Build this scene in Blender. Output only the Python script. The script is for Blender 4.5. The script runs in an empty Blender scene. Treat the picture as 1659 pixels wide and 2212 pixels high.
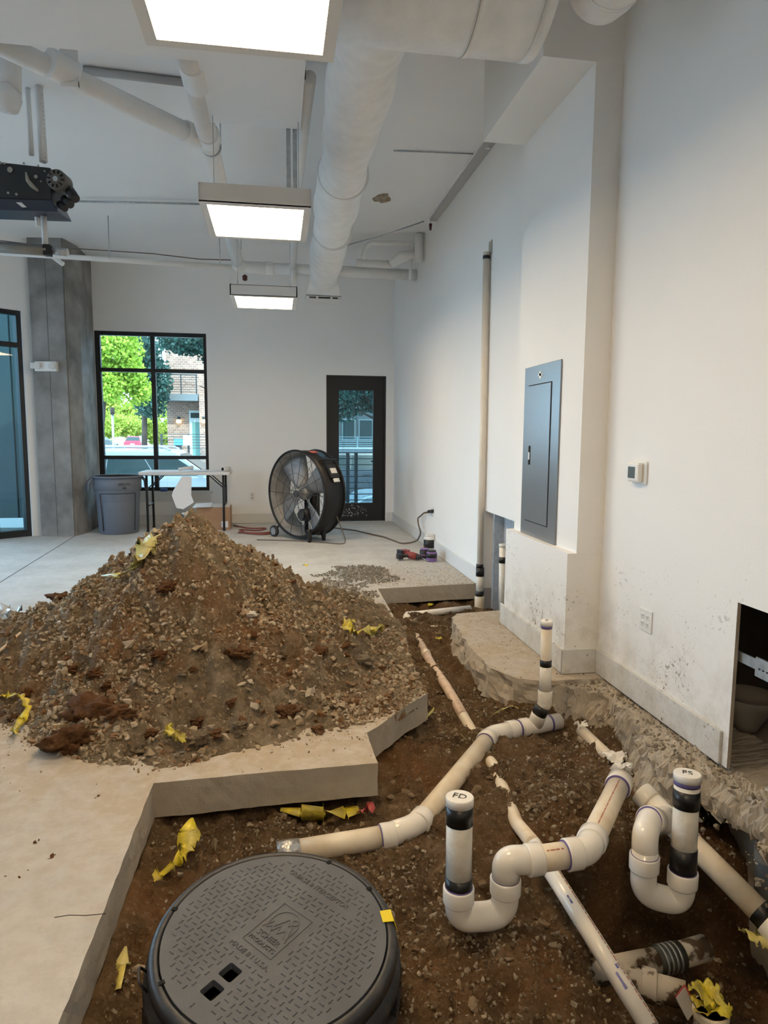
import bpy, bmesh, math, random
import numpy as np
from mathutils import Vector, Matrix
random.seed(7); RNG = np.random.default_rng(7)
S = bpy.context.scene
COL = S.collection
# ---------------------------------------------------------------- camera
F_PX, YAW, PITCH, ROLL, EYE = 1449.4, .158593, .11313, .006924, 1.42
FW = np.array([math.sin(YAW)*math.cos(PITCH), math.cos(YAW)*math.cos(PITCH), -math.sin(PITCH)])
_r = np.array([math.cos(YAW), -math.sin(YAW), 0.]); _u = np.cross(_r, FW)
RT = math.cos(ROLL)*_r + math.sin(ROLL)*_u
UP = -math.sin(ROLL)*_r + math.cos(ROLL)*_u
CAM = np.array([0, 0, EYE])
cd = bpy.data.cameras.new('camera'); co = bpy.data.objects.new('camera', cd); COL.objects.link(co)
cd.sensor_fit = 'VERTICAL'; cd.sensor_height = 36; cd.lens = F_PX/2212*36; cd.clip_start = .02; cd.clip_end = 400
co.matrix_world = Matrix(((RT[0], UP[0], -FW[0], 0), (RT[1], UP[1], -FW[1], 0), (RT[2], UP[2], -FW[2], EYE), (0, 0, 0, 1)))
S.camera = co
# ---------------------------------------------------------------- world, sun, exposure
S.view_settings.view_transform = 'Standard'; S.view_settings.look = 'None'
S.view_settings.exposure = 0.96; S.view_settings.gamma = 1; S.view_settings.use_curve_mapping = False
W = bpy.data.worlds.new('world'); S.world = W; W.use_nodes = True
wn = W.node_tree.nodes; wl = W.node_tree.links; wn.clear()
bg = wn.new('ShaderNodeBackground'); bg.inputs['Strength'].default_value = 4.3
wo = wn.new('ShaderNodeOutputWorld'); bg.inputs['Color'].default_value = (.54, .76, 1., 1); wl.new(bg.outputs[0], wo.inputs[0])
sl = bpy.data.lights.new('sun', 'SUN'); sl.energy = 2.4; sl.angle = .01; sl.color = (1, .93, .8)
so = bpy.data.objects.new('sun', sl); COL.objects.link(so)
so.rotation_euler = Vector((-.25, .80, -.74)).to_track_quat('-Z', 'Y').to_euler()
so.location = (10, -20, 30)
LAMP_POWER = 15.5
S.cycles.use_denoising = True
S.cycles.max_bounces = 8; S.cycles.diffuse_bounces = 6; S.cycles.adaptive_threshold = .02; S.cycles.transparent_max_bounces = 12
S.cycles.sample_clamp_indirect = 6

# ---------------------------------------------------------------- pixel -> world (each at its own real depth)
def ray(px, py): return (px-829.5)/F_PX*RT - (py-1106)/F_PX*UP + FW
def pz(px, py, z=0.): d = ray(px, py); return CAM + d*(z-EYE)/d[2]
def pxp(px, py, x): d = ray(px, py); return CAM + d*x/d[0]
def pyp(px, py, y): d = ray(px, py); return CAM + d*y/d[1]
def pd(px, py, dep): return CAM + ray(px, py)*dep

# ---------------------------------------------------------------- materials
def mat(name, col, rough=.6, metal=0., col2=None, nscale=6., nmix=(.35, .65), bump=0., bscale=40., spec=.5, detail=6., em=None, alpha=None, emw=1.):
    m = bpy.data.materials.new(name); m.use_nodes = True
    nt = m.node_tree; n = nt.nodes; l = nt.links
    b = n['Principled BSDF']
    b.inputs['Roughness'].default_value = rough; b.inputs['Metallic'].default_value = metal
    b.inputs['Specular IOR Level'].default_value = spec
    geo = n.new('ShaderNodeNewGeometry')
    if col2 is not None:
        t = n.new('ShaderNodeTexNoise'); t.inputs['Scale'].default_value = nscale; t.inputs['Detail'].default_value = detail
        l.new(geo.outputs['Position'], t.inputs['Vector'])
        r = n.new('ShaderNodeValToRGB'); r.color_ramp.elements[0].position = nmix[0]; r.color_ramp.elements[1].position = nmix[1]
        r.color_ramp.elements[0].color = (*col, 1); r.color_ramp.elements[1].color = (*col2, 1)
        l.new(t.outputs['Fac'], r.inputs['Fac']); l.new(r.outputs['Color'], b.inputs['Base Color'])
    else:
        b.inputs['Base Color'].default_value = (*col, 1)
    if bump:
        t2 = n.new('ShaderNodeTexNoise'); t2.inputs['Scale'].default_value = bscale; t2.inputs['Detail'].default_value = 5
        l.new(geo.outputs['Position'], t2.inputs['Vector'])
        bp = n.new('ShaderNodeBump'); bp.inputs['Strength'].default_value = bump; bp.inputs['Distance'].default_value = .01
        l.new(t2.outputs['Fac'], bp.inputs['Height']); l.new(bp.outputs['Normal'], b.inputs['Normal'])
    if em:
        b.inputs['Emission Color'].default_value = (*em, 1); b.inputs['Emission Strength'].default_value = emw
    return m

def ramp(nt, fac, stops):
    r = nt.nodes.new('ShaderNodeValToRGB'); e = r.color_ramp.elements
    e[0].position, e[0].color = stops[0][0], (*stops[0][1], 1)
    e[1].position, e[1].color = stops[-1][0], (*stops[-1][1], 1)
    for p, c in stops[1:-1]:
        x = e.new(p); x.color = (*c, 1)
    nt.links.new(fac, r.inputs['Fac']); return r.outputs['Color']
def noise_fac(nt, scale, detail=5, rough=.55, vec=None):
    t = nt.nodes.new('ShaderNodeTexNoise'); t.inputs['Scale'].default_value = scale; t.inputs['Detail'].default_value = detail; t.inputs['Roughness'].default_value = rough
    if vec is None:
        g = nt.nodes.new('ShaderNodeNewGeometry'); vec = g.outputs['Position']
    nt.links.new(vec, t.inputs['Vector']); return t.outputs['Fac']
def mixc(nt, fac, a, b, mode='MIX'):
    m = nt.nodes.new('ShaderNodeMix'); m.data_type = 'RGBA'; m.blend_type = mode
    for s, v in ((m.inputs[0], fac), (m.inputs[6], a), (m.inputs[7], b)):
        if hasattr(v, 'is_output'): nt.links.new(v, s)
        else: s.default_value = (*v, 1) if isinstance(v, tuple) else v
    return m.outputs[2]
def mth(nt, op, a, b=0., c=None, clamp=False):
    m = nt.nodes.new('ShaderNodeMath'); m.operation = op; m.use_clamp = clamp
    for i, v in enumerate((a, b) if c is None else (a, b, c)):
        if hasattr(v, 'is_output'): nt.links.new(v, m.inputs[i])
        else: m.inputs[i].default_value = v
    return m.outputs[0]
def xyz(nt):
    g = nt.nodes.new('ShaderNodeNewGeometry'); s = nt.nodes.new('ShaderNodeSeparateXYZ')
    nt.links.new(g.outputs['Position'], s.inputs[0]); return g.outputs['Position'], s.outputs
def bump_to(nt, h, strength, dist=.01):
    b = nt.nodes.new('ShaderNodeBump'); b.inputs['Strength'].default_value = strength; b.inputs['Distance'].default_value = dist
    nt.links.new(h, b.inputs['Height']); nt.links.new(b.outputs['Normal'], nt.nodes['Principled BSDF'].inputs['Normal'])

def wall_mat(name, col, speck=True):
    m = mat(name, col, .75, spec=.25); nt = m.node_tree; b = nt.nodes['Principled BSDF']
    pos, o = xyz(nt)
    base = mixc(nt, noise_fac(nt, 1.3, 3), tuple(c*.97 for c in col), tuple(min(1, c*1.03) for c in col))
    if speck:   # mud splashes and scuffs on the lower wall beside the trench
        low = mth(nt, 'SUBTRACT', .95, o[2], clamp=True)
        ymask = mth(nt, 'MULTIPLY', mth(nt, 'LESS_THAN', o[1], 5.8), mth(nt, 'GREATER_THAN', o[1], 2.4))
        big = noise_fac(nt, 2.6, 4, .6)
        for sc, th, am in ((40, .70, .85), (95, .705, .8)):
            f = noise_fac(nt, sc, 2, .5)
            sp = mth(nt, 'MULTIPLY', mth(nt, 'SUBTRACT', mth(nt, 'ADD', f, mth(nt, 'MULTIPLY', mth(nt, 'SUBTRACT', big, .5), .62)), th, clamp=True), 14., clamp=True)
            base = mixc(nt, mth(nt, 'MULTIPLY', mth(nt, 'MULTIPLY', sp, ymask), mth(nt, 'MULTIPLY', low, 1.25*am, clamp=True)), base, (.20, .185, .15))
        grime = mth(nt, 'MULTIPLY', mth(nt, 'MULTIPLY', mth(nt, 'MULTIPLY', mth(nt, 'SUBTRACT', noise_fac(nt, 7, 7, .72), .43, clamp=True), mth(nt, 'SUBTRACT', .62, o[2], clamp=True)), ymask), 3.2, clamp=True)
        base = mixc(nt, grime, base, (.34, .29, .21))
    nt.links.new(base, b.inputs['Base Color'])
    bump_to(nt, noise_fac(nt, 90, 3), .06)
    return m

def concrete_mat(name, col, dust, dust_amt=1., streak=False):
    m = mat(name, col, .85, spec=.25); nt = m.node_tree; b = nt.nodes['Principled BSDF']
    pos, o = xyz(nt)
    f1 = noise_fac(nt, 2.2, 7, .62); f2 = noise_fac(nt, 14, 6, .65)
    c = ramp(nt, f1, [(.25, tuple(x*.80 for x in col)), (.5, col), (.75, tuple(min(1, x*1.14) for x in col))])
    c = mixc(nt, mth(nt, 'MULTIPLY', mth(nt, 'SUBTRACT', f2, .45, clamp=True), 1.6), c, tuple(x*.72 for x in col))
    if dust:    # soil trodden around the heap and the trench
        dx = mth(nt, 'SUBTRACT', o[0], -.1); dy = mth(nt, 'SUBTRACT', o[1], 4.1)
        d2 = mth(nt, 'ADD', mth(nt, 'MULTIPLY', mth(nt, 'MULTIPLY', dx, dx), .17), mth(nt, 'MULTIPLY', mth(nt, 'MULTIPLY', dy, dy), .16))
        ex = mth(nt, 'SUBTRACT', o[0], 1.5); ey = mth(nt, 'SUBTRACT', o[1], 4.2)
        d3 = mth(nt, 'ADD', mth(nt, 'MULTIPLY', mth(nt, 'MULTIPLY', ex, ex), .9), mth(nt, 'MULTIPLY', mth(nt, 'MULTIPLY', ey, ey), .10))
        k = mth(nt, 'MAXIMUM', mth(nt, 'SUBTRACT', 1.35, d2, clamp=True), mth(nt, 'SUBTRACT', 1.25, d3, clamp=True))
        k = mth(nt, 'MULTIPLY', k, mth(nt, 'MULTIPLY', mth(nt, 'SUBTRACT', mth(nt, 'ADD', mth(nt, 'MULTIPLY', f1, .7), mth(nt, 'MULTIPLY', f2, .55)), .38, clamp=True), 3.2*dust_amt, clamp=True))
        c = mixc(nt, mth(nt, 'MULTIPLY', k, .8), c, (.40, .315, .21))
    nt.links.new(c, b.inputs['Base Color'])
    bump_to(nt, mth(nt, 'ADD', f2, mth(nt, 'MULTIPLY', noise_fac(nt, 120, 3), .4)), .35)
    return m

def soil_mat(name, a, b_, c_, red):
    m = mat(name, a, .95, spec=.15); nt = m.node_tree; b = nt.nodes['Principled BSDF']
    c = ramp(nt, noise_fac(nt, 7, 8, .68), [(.28, a), (.5, b_), (.72, c_)])
    c = mixc(nt, mth(nt, 'MULTIPLY', mth(nt, 'SUBTRACT', noise_fac(nt, 1.7, 4), .52, clamp=True), 5., clamp=True), c, red)
    c = mixc(nt, mth(nt, 'MULTIPLY', mth(nt, 'SUBTRACT', noise_fac(nt, 60, 4), .56, clamp=True), 3., clamp=True), c, tuple(min(1, x*1.7) for x in c_))
    nt.links.new(c, b.inputs['Base Color'])
    h = mth(nt, 'ADD', noise_fac(nt, 38, 8, .7), mth(nt, 'MULTIPLY', noise_fac(nt, 150, 4), .5))
    bump_to(nt, h, .9, .02)
    return m
def stones_mat(name, stops):
    m = mat(name, stops[0][1], .9, spec=.2); nt = m.node_tree; b = nt.nodes['Principled BSDF']
    g = nt.nodes.new('ShaderNodeNewGeometry'); oi = nt.nodes.new('ShaderNodeObjectInfo')
    f = mth(nt, 'FRACT', mth(nt, 'ADD', g.outputs['Random Per Island'], oi.outputs['Random']))
    c = ramp(nt, f, stops)
    c = mixc(nt, mth(nt, 'MULTIPLY', noise_fac(nt, 45, 6), .35), c, (.12, .075, .04))
    nt.links.new(c, b.inputs['Base Color']); bump_to(nt, noise_fac(nt, 90, 5, .7), .6)
    return m

def glass_mat(name, tint=(.9, .97, .96), refl=.08):
    m = bpy.data.materials.new(name); m.use_nodes = True; nt = m.node_tree; n = nt.nodes; n.clear()
    o = n.new('ShaderNodeOutputMaterial'); t = n.new('ShaderNodeBsdfTransparent'); g = n.new('ShaderNodeBsdfGlossy'); x = n.new('ShaderNodeMixShader')
    t.inputs[0].default_value = (*tint, 1); g.inputs['Roughness'].default_value = .02
    fr = n.new('ShaderNodeFresnel'); fr.inputs['IOR'].default_value = 1.45
    nt.links.new(fr.outputs[0], x.inputs[0]); nt.links.new(t.outputs[0], x.inputs[1]); nt.links.new(g.outputs[0], x.inputs[2]); nt.links.new(x.outputs[0], o.inputs[0])
    return m

M = {}
M['wall'] = wall_mat('painted_wall', (.86, .85, .825))
M['wall_far'] = wall_mat('painted_wall_back', (.86, .85, .825), False)
M['base'] = wall_mat('painted_baseboard', (.69, .69, .67))
M['ceil'] = mat('painted_ceiling', (.80, .80, .80), .8, col2=(.83, .83, .83), nscale=1.1, bump=.1, bscale=35, spec=.2)
M['duct'] = mat('painted_duct_wrap', (.82, .815, .80), .75, col2=(.75, .745, .73), nscale=9, bump=.35, bscale=22, spec=.2)
M['pipew'] = mat('painted_overhead_pipe', (.82, .815, .80), .6, col2=(.77, .765, .75), nscale=5, bump=.06)
M['floor'] = concrete_mat('slab_concrete', (.565, .56, .54), True)
M['cut'] = concrete_mat('broken_concrete', (.46, .43, .375), True, .55)
M['column'] = mat('cast_column_concrete', (.135, .128, .118), .85, col2=(.38, .365, .35), nscale=2.6, nmix=(.3, .72), bump=.25, bscale=60, detail=9)
M['soil'] = soil_mat('trench_soil', (.062, .038, .020), (.135, .085, .046), (.235, .16, .096), (.185, .092, .040))
M['mound'] = soil_mat('heap_soil', (.105, .078, .050), (.205, .158, .104), (.34, .28, .20), (.25, .132, .064))
M['stoneT'] = stones_mat('trench_stones', [(0, (.11, .068, .036)), (.3, (.19, .135, .082)), (.65, (.31, .245, .165)), (1, (.46, .40, .31))])
M['stoneM'] = stones_mat('heap_stones', [(0, (.24, .12, .054)), (.22, (.33, .235, .145)), (.55, (.42, .34, .235)), (1, (.58, .50, .39))])
M['rubble'] = stones_mat('slab_rubble', [(0, (.22, .18, .13)), (.5, (.32, .28, .22)), (1, (.42, .385, .33))])
M['white_stone'] = mat('white_stone', (.62, .57, .5), .8, bump=.4, bscale=60)
M['clod'] = soil_mat('red_clod', (.085, .04, .018), (.15, .072, .034), (.21, .12, .065), (.16, .066, .026))
M['pvc'] = mat('white_pvc', (.86, .835, .78), .16, col2=(.83, .79, .72), nscale=12, spec=.5)
M['pvc_dirty'] = mat('dusty_pvc_pipe', (.82, .735, .59), .35, col2=(.70, .58, .41), nscale=14, nmix=(.4, .75))
M['pvc_mud'] = mat('mud_caked_pvc', (.60, .54, .45), .6, col2=(.10, .065, .035), nscale=16, nmix=(.49, .56))
M['wrap'] = mat('film_wrapped_pvc', (.76, .71, .61), .16, col2=(.84, .80, .71), nscale=24, bump=.4, bscale=30)
M['tape'] = mat('black_tape', (.012, .012, .013), .35, bump=.2, bscale=50)
M['primer'] = mat('purple_primer', (.13, .10, .28), .4)
M['redprint'] = mat('red_pipe_print', (.42, .16, .11), .6)
M['ink'] = mat('marker_ink', (.03, .03, .035), .5)
M['blueink'] = mat('blue_primer_drips', (.16, .16, .38), .4)
M['lid'] = mat('grey_composite_lid', (.078, .087, .103), .55, col2=(.100, .110, .128), nscale=9, bump=.12, bscale=160)
M['ring'] = mat('black_riser_plastic', (.028, .03, .036), .42, col2=(.06, .058, .055), nscale=18, nmix=(.5, .8), bump=.2)
M['hole'] = mat('void_black', (.004, .004, .004), .9)
M['yellow'] = mat('yellow_sheet_plastic', (.78, .64, .03), .35, col2=(.45, .38, .09), nscale=16, bump=.5, bscale=45)
M['yellow2'] = mat('bright_yellow_sticker', (.85, .68, .02), .4)
M['clearplastic'] = mat('dusty_clear_yellow_film', (.52, .47, .24), .25, col2=(.66, .56, .14), nscale=9, bump=.5, bscale=40)
M['red'] = mat('faded_red_plastic', (.42, .07, .07), .5)
M['dark_metal'] = mat('black_window_metal', (.010, .010, .011), .45)
M['glass'] = glass_mat('window_glass')
M['glass_tint'] = glass_mat('tinted_storefront_glass', (.48, .60, .62))
M['lens'] = mat('lit_diffuser', (.9, .88, .8), .4, em=(1., .73, .43), emw=LAMP_POWER)
M['fixture'] = mat('fixture_white_metal', (.72, .70, .67), .5)
M['galv'] = mat('galvanised_steel', (.42, .45, .47), .42, .75, col2=(.55, .58, .60), nscale=30)
M['panel'] = mat('grey_panel_enamel', (.23, .25, .265), .26, .35, spec=.5)
M['white_plastic'] = mat('white_plastic', (.78, .77, .74), .35)
M['grey_plastic'] = mat('grey_thermostat_screen', (.10, .11, .105), .2)
M['black'] = mat('black_plastic', (.014, .014, .016), .45)
M['drum'] = mat('black_drum_steel', (.018, .018, .02), .45, .3)
M['fan_in'] = mat('dusty_grey_fan_steel', (.20, .20, .20), .5, .3, col2=(.30, .30, .30), nscale=7)
M['wire'] = mat('guard_wire', (.06, .06, .06), .45, .3)
M['bin'] = mat('grey_bin_plastic', (.155, .175, .215), .55, bump=.15, bscale=30)
M['bin_dark'] = mat('bin_liner_dark', (.03, .033, .04), .6)
M['table'] = mat('white_table_plastic', (.70, .70, .69), .5)
M['paper'] = mat('white_paper', (.78, .78, .78), .8)
M['card'] = mat('brown_cardboard', (.36, .21, .12), .85, col2=(.40, .24, .14), nscale=8)
M['cord'] = mat('grey_brown_cord', (.16, .125, .10), .6)
M['cordred'] = mat('red_brown_cord', (.24, .07, .055), .6)
M['blue'] = mat('blue_tape', (.05, .12, .35), .6)
M['purple'] = mat('purple_can', (.22, .12, .33), .5)
M['toolred'] = mat('tool_red', (.25, .035, .03), .45)
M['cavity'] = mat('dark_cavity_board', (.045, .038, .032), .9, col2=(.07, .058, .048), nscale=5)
M['wood'] = mat('pale_lath_wood', (.62, .46, .30), .8)
# ---------------------------------------------------------------- mesh helpers
class MB:
    def __init__(s): s.v = []; s.f = []; s.smooth = []
    def add(s, vs, fs, smooth=False):
        o = len(s.v); s.v += [tuple(map(float, p)) for p in vs]; s.f += [tuple(i+o for i in f) for f in fs]; s.smooth += [smooth]*len(fs); return s
    def box(s, c, d, rz=0., R=None):
        x, y, z = (k/2 for k in d)
        vs = [Vector((a*x, b*y, e*z)) for a in (-1, 1) for b in (-1, 1) for e in (-1, 1)]
        T = R if R is not None else Matrix.Rotation(rz, 3, 'Z')
        vs = [T @ p + Vector(c) for p in vs]
        return s.add(vs, [(0, 1, 3, 2), (4, 6, 7, 5), (0, 4, 5, 1), (2, 3, 7, 6), (0, 2, 6, 4), (1, 5, 7, 3)])
    def bb(s, x0, x1, y0, y1, z0, z1): return s.box(((x0+x1)/2, (y0+y1)/2, (z0+z1)/2), (abs(x1-x0), abs(y1-y0), abs(z1-z0)))
    def tube(s, pts, r, n=20, cap=True, closed=False):
        P = [Vector(p) for p in pts]; k = len(P)
        rs = r if hasattr(r, '__len__') else [r]*k
        t0 = (P[1]-P[0]).normalized(); ref = Vector((0, 0, 1)) if abs(t0.z) < .9 else Vector((1, 0, 0))
        nrm = t0.cross(ref).normalized(); vs = []; pt = t0
        for i in range(k):
            if closed: t = (P[(i+1) % k]-P[i-1]).normalized()
            else: t = ((P[min(i+1, k-1)]-P[i]).normalized()+(P[i]-P[max(i-1, 0)]).normalized())
            if t.length < 1e-6: t = pt
            t.normalize(); q = pt.rotation_difference(t); nrm = (q @ nrm).normalized(); pt = t
            b = t.cross(nrm)
            for j in range(n):
                a = 2*math.pi*j/n; vs.append(P[i]+(nrm*math.cos(a)+b*math.sin(a))*rs[i])
        fs = [(i*n+j, i*n+(j+1) % n, ((i+1) % k)*n+(j+1) % n, ((i+1) % k)*n+j) for i in range(k if closed else k-1) for j in range(n)]
        s.add(vs, fs, True)
        if cap and not closed:
            o = len(s.v)-k*n; s.f += [tuple(o+j for j in range(n))[::-1], tuple(o+(k-1)*n+j for j in range(n))]; s.smooth += [False, False]
        return s
    def lathe(s, prof, c=(0, 0, 0), R=None, n=32, closed_ends=True):
        R = R if R is not None else Matrix.Identity(3); vs = []
        for (r, z) in prof:
            for j in range(n):
                a = 2*math.pi*j/n; vs.append(R @ Vector((r*math.cos(a), r*math.sin(a), z)) + Vector(c))
        k = len(prof)
        s.add(vs, [(i*n+j, i*n+(j+1) % n, (i+1)*n+(j+1) % n, (i+1)*n+j) for i in range(k-1) for j in range(n)], True)
        o = len(s.v)-k*n
        if closed_ends: s.f += [tuple(o+j for j in range(n))[::-1], tuple(o+(k-1)*n+j for j in range(n))]; s.smooth += [False, False]
        return s
    def prism(s, poly, a, b, R=None, c=(0, 0, 0)):
        """poly in local xy, extruded along local z from a to b"""
        R = R if R is not None else Matrix.Identity(3); n = len(poly)
        vs = [R @ Vector((x, y, a)) + Vector(c) for x, y in poly]+[R @ Vector((x, y, b)) + Vector(c) for x, y in poly]
        return s.add(vs, [tuple(range(n))[::-1], tuple(range(n, 2*n))]+[(i, (i+1) % n, n+(i+1) % n, n+i) for i in range(n)])
    def mesh(s, name):
        me = bpy.data.meshes.new(name); me.from_pydata(s.v, [], s.f); me.update()
        me.polygons.foreach_set('use_smooth', s.smooth)
        return me

def tagp(o, label=None, cat=None, group=None, kind=None):
    if label: o['label'] = label
    if cat: o['category'] = cat
    if group: o['group'] = group
    if kind: o['kind'] = kind
    return o
def link(name, me, m, parent=None, bevel=0.):
    o = bpy.data.objects.new(name, me); COL.objects.link(o)
    if m is not None:
        me.materials.clear(); me.materials.append(M[m] if isinstance(m, str) else m)
    if parent is not None:
        o.parent = parent; o.matrix_parent_inverse = Matrix.Translation(-Vector(parent.location)) if parent.type == 'EMPTY' else Matrix.Identity(4)
    if bevel:
        bv = o.modifiers.new('bevel', 'BEVEL'); bv.width = bevel; bv.segments = 2; bv.limit_method = 'ANGLE'; bv.angle_limit = math.radians(50)
    return o
def fix_normals(me):
    bm = bmesh.new(); bm.from_mesh(me); bmesh.ops.recalc_face_normals(bm, faces=bm.faces); bm.to_mesh(me); bm.free()
def obj(name, mb, m, parent=None, bevel=0.):
    me = mb.mesh(name); fix_normals(me); return link(name, me, m, parent, bevel)
def thing(name, label, cat, loc=(0, 0, 0), group=None):
    o = bpy.data.objects.new(name, None); COL.objects.link(o); o.location = Vector(tuple(map(float, loc))); o.empty_display_size = .1
    return tagp(o, label, cat, group)
def struct(name, mb, m, label=None, parent=None, bevel=0.):
    o = obj(name, mb, m, parent, bevel)
    if parent is None: o['kind'] = 'structure'
    if label: o['label'] = label
    return o
def bend(pts, rad, seg=8):
    """polyline with filleted corners"""
    P = [Vector(tuple(map(float, p))) for p in pts]; out = [P[0]]
    for i in range(1, len(P)-1):
        a = (P[i-1]-P[i]); b = (P[i+1]-P[i]); la, lb = a.length, b.length; a.normalize(); b.normalize()
        r = rad[i-1] if hasattr(rad, '__len__') else rad
        ang = a.angle(b); d = min(r/max(math.tan(ang/2), 1e-3), la*.49, lb*.49)
        p0 = P[i]+a*d; p1 = P[i]+b*d
        for k in range(seg+1):
            t = k/seg; out.append(p0*(1-t)**2+P[i]*2*t*(1-t)+p1*t*t)
    out.append(P[-1]); return out
def text_mesh(name, body, size, depth, m, parent, mw, align='CENTER'):
    cu = bpy.data.curves.new(name, 'FONT'); cu.body = body; cu.size = size; cu.extrude = depth; cu.align_x = align; cu.align_y = 'CENTER'; cu.resolution_u = 3
    t = bpy.data.objects.new(name+'_tmp', cu); COL.objects.link(t)
    dg = bpy.context.evaluated_depsgraph_get(); me = bpy.data.meshes.new_from_object(t.evaluated_get(dg)); me.name = name
    bpy.data.objects.remove(t); bpy.data.curves.remove(cu)
    me.transform(mw); return link(name, me, m, parent)
def frame_mw(origin, xdir, ydir):
    x = Vector(xdir).normalized(); y = Vector(ydir).normalized(); z = x.cross(y).normalized(); y = z.cross(x)
    return Matrix(((x[0], y[0], z[0], origin[0]), (x[1], y[1], z[1], origin[1]), (x[2], y[2], z[2], origin[2]), (0, 0, 0, 1)))
def rot_to(d):
    return Vector((0, 0, 1)).rotation_difference(Vector(d).normalized()).to_matrix()

# vectorised value noise
def _h(ix, iy, seed):
    n = (ix*374761393 + iy*668265263 + seed*974711) & 0x7fffffff
    n = ((n ^ (n >> 13))*1274126177) & 0x7fffffff
    return ((n ^ (n >> 16)) & 0xffff)/65535.
def vnoise(x, y, seed=0):
    ix = np.floor(x).astype(np.int64); iy = np.floor(y).astype(np.int64); fx = x-ix; fy = y-iy
    fx = fx*fx*(3-2*fx); fy = fy*fy*(3-2*fy)
    return (_h(ix, iy, seed)*(1-fx)+_h(ix+1, iy, seed)*fx)*(1-fy)+(_h(ix, iy+1, seed)*(1-fx)+_h(ix+1, iy+1, seed)*fx)*fy - .5
def fbm(x, y, f, oct=4, seed=0, gain=.5):
    s = np.zeros_like(x, dtype=float); a = 1.
    for k in range(oct): s += a*vnoise(x*f+k*17.3, y*f-k*9.1, seed+k); f *= 2.03; a *= gain
    return s
class TPS:
    def __init__(s, pts, lam=1e-4):
        P = np.array(pts, float); s.P = P[:, :2]; n = len(P)
        K = s._k(np.hypot(*(s.P[:, None]-s.P[None]).transpose(2, 0, 1)))+np.eye(n)*lam
        A = np.zeros((n+3, n+3)); A[:n, :n] = K; A[:n, n] = 1; A[:n, n+1:] = s.P; A[n, :n] = 1; A[n+1:, :n] = s.P.T
        s.w = np.linalg.solve(A, np.r_[P[:, 2], 0, 0, 0])
    def _k(s, r): return np.where(r > 1e-9, r*r*np.log(np.maximum(r, 1e-9)), 0)
    def __call__(s, x, y):
        x = np.asarray(x, float); y = np.asarray(y, float); out = s.w[-3]+s.w[-2]*x+s.w[-1]*y
        for (a, b), w in zip(s.P, s.w): out = out+w*s._k(np.hypot(x-a, y-b))
        return out
def fast_mesh(name, V, Fc, smooth=True):
    V = np.asarray(V, np.float32); Fc = np.asarray(Fc, np.int32); k = Fc.shape[1]; n = len(Fc)
    me = bpy.data.meshes.new(name); me.vertices.add(len(V)); me.vertices.foreach_set('co', V.ravel())
    me.loops.add(n*k); me.loops.foreach_set('vertex_index', Fc.ravel()); me.polygons.add(n)
    me.polygons.foreach_set('loop_start', np.arange(0, n*k, k, dtype=np.int32))
    me.polygons.foreach_set('use_smooth', np.full(n, smooth)); me.update(calc_edges=True); me.validate(); return me
def grid_faces(nx, ny):
    i, j = np.meshgrid(np.arange(nx-1), np.arange(ny-1), indexing='ij'); a = (i*ny+j).ravel()
    return np.c_[a, a+ny, a+ny+1, a+1]
# stone shapes: irregular convex lumps
def stone_shape(k, npts=14):
    r = np.random.default_rng(100+k); p = r.normal(size=(npts, 3)); p /= np.linalg.norm(p, axis=1)[:, None]
    p *= r.uniform(.75, 1., size=(npts, 1)); p *= np.array([1., r.uniform(.6, .95), r.uniform(.45, .75)])
    bm = bmesh.new()
    for q in p: bm.verts.new(q)
    g = bmesh.ops.convex_hull(bm, input=bm.verts)
    bmesh.ops.delete(bm, geom=[v for v in bm.verts if not v.link_faces], context='VERTS')
    bmesh.ops.triangulate(bm, faces=bm.faces); bmesh.ops.recalc_face_normals(bm, faces=bm.faces)
    bm.verts.index_update()
    V = np.array([v.co[:] for v in bm.verts]); Fc = np.array([[v.index for v in f.verts] for f in bm.faces]); bm.free(); return V, Fc
STONES = [stone_shape(k, 11+k % 4) for k in range(10)]
def rand_rot(n, rng):
    q = rng.normal(size=(n, 4)); q /= np.linalg.norm(q, axis=1)[:, None]; w, x, y, z = q.T
    return np.stack([np.stack([1-2*(y*y+z*z), 2*(x*y-z*w), 2*(x*z+y*w)], -1), np.stack([2*(x*y+z*w), 1-2*(x*x+z*z), 2*(y*z-x*w)], -1), np.stack([2*(x*z-y*w), 2*(y*z+x*w), 1-2*(x*x+y*y)], -1)], 1)
def gravel(name, P, sizes, m, parent, seed=0):
    rng = np.random.default_rng(seed); Vs = []; Fs = []; off = 0; which = rng.integers(0, len(STONES), len(P))
    for k, (V, Fc) in enumerate(STONES):
        I = np.where(which == k)[0]
        if not len(I): continue
        R = rand_rot(len(I), rng); X = np.einsum('nij,vj->nvi', R, V)*sizes[I][:, None, None]+P[I][:, None, :]
        Vs.append(X.reshape(-1, 3)); Fs.append((Fc[None]+(np.arange(len(I))*len(V))[:, None, None]).reshape(-1, 3)+off); off += len(I)*len(V)
    o = link(name, fast_mesh(name, np.concatenate(Vs), np.concatenate(Fs), False), m, parent); o['kind'] = 'stuff'; return o
STONE_ME = {}
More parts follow.
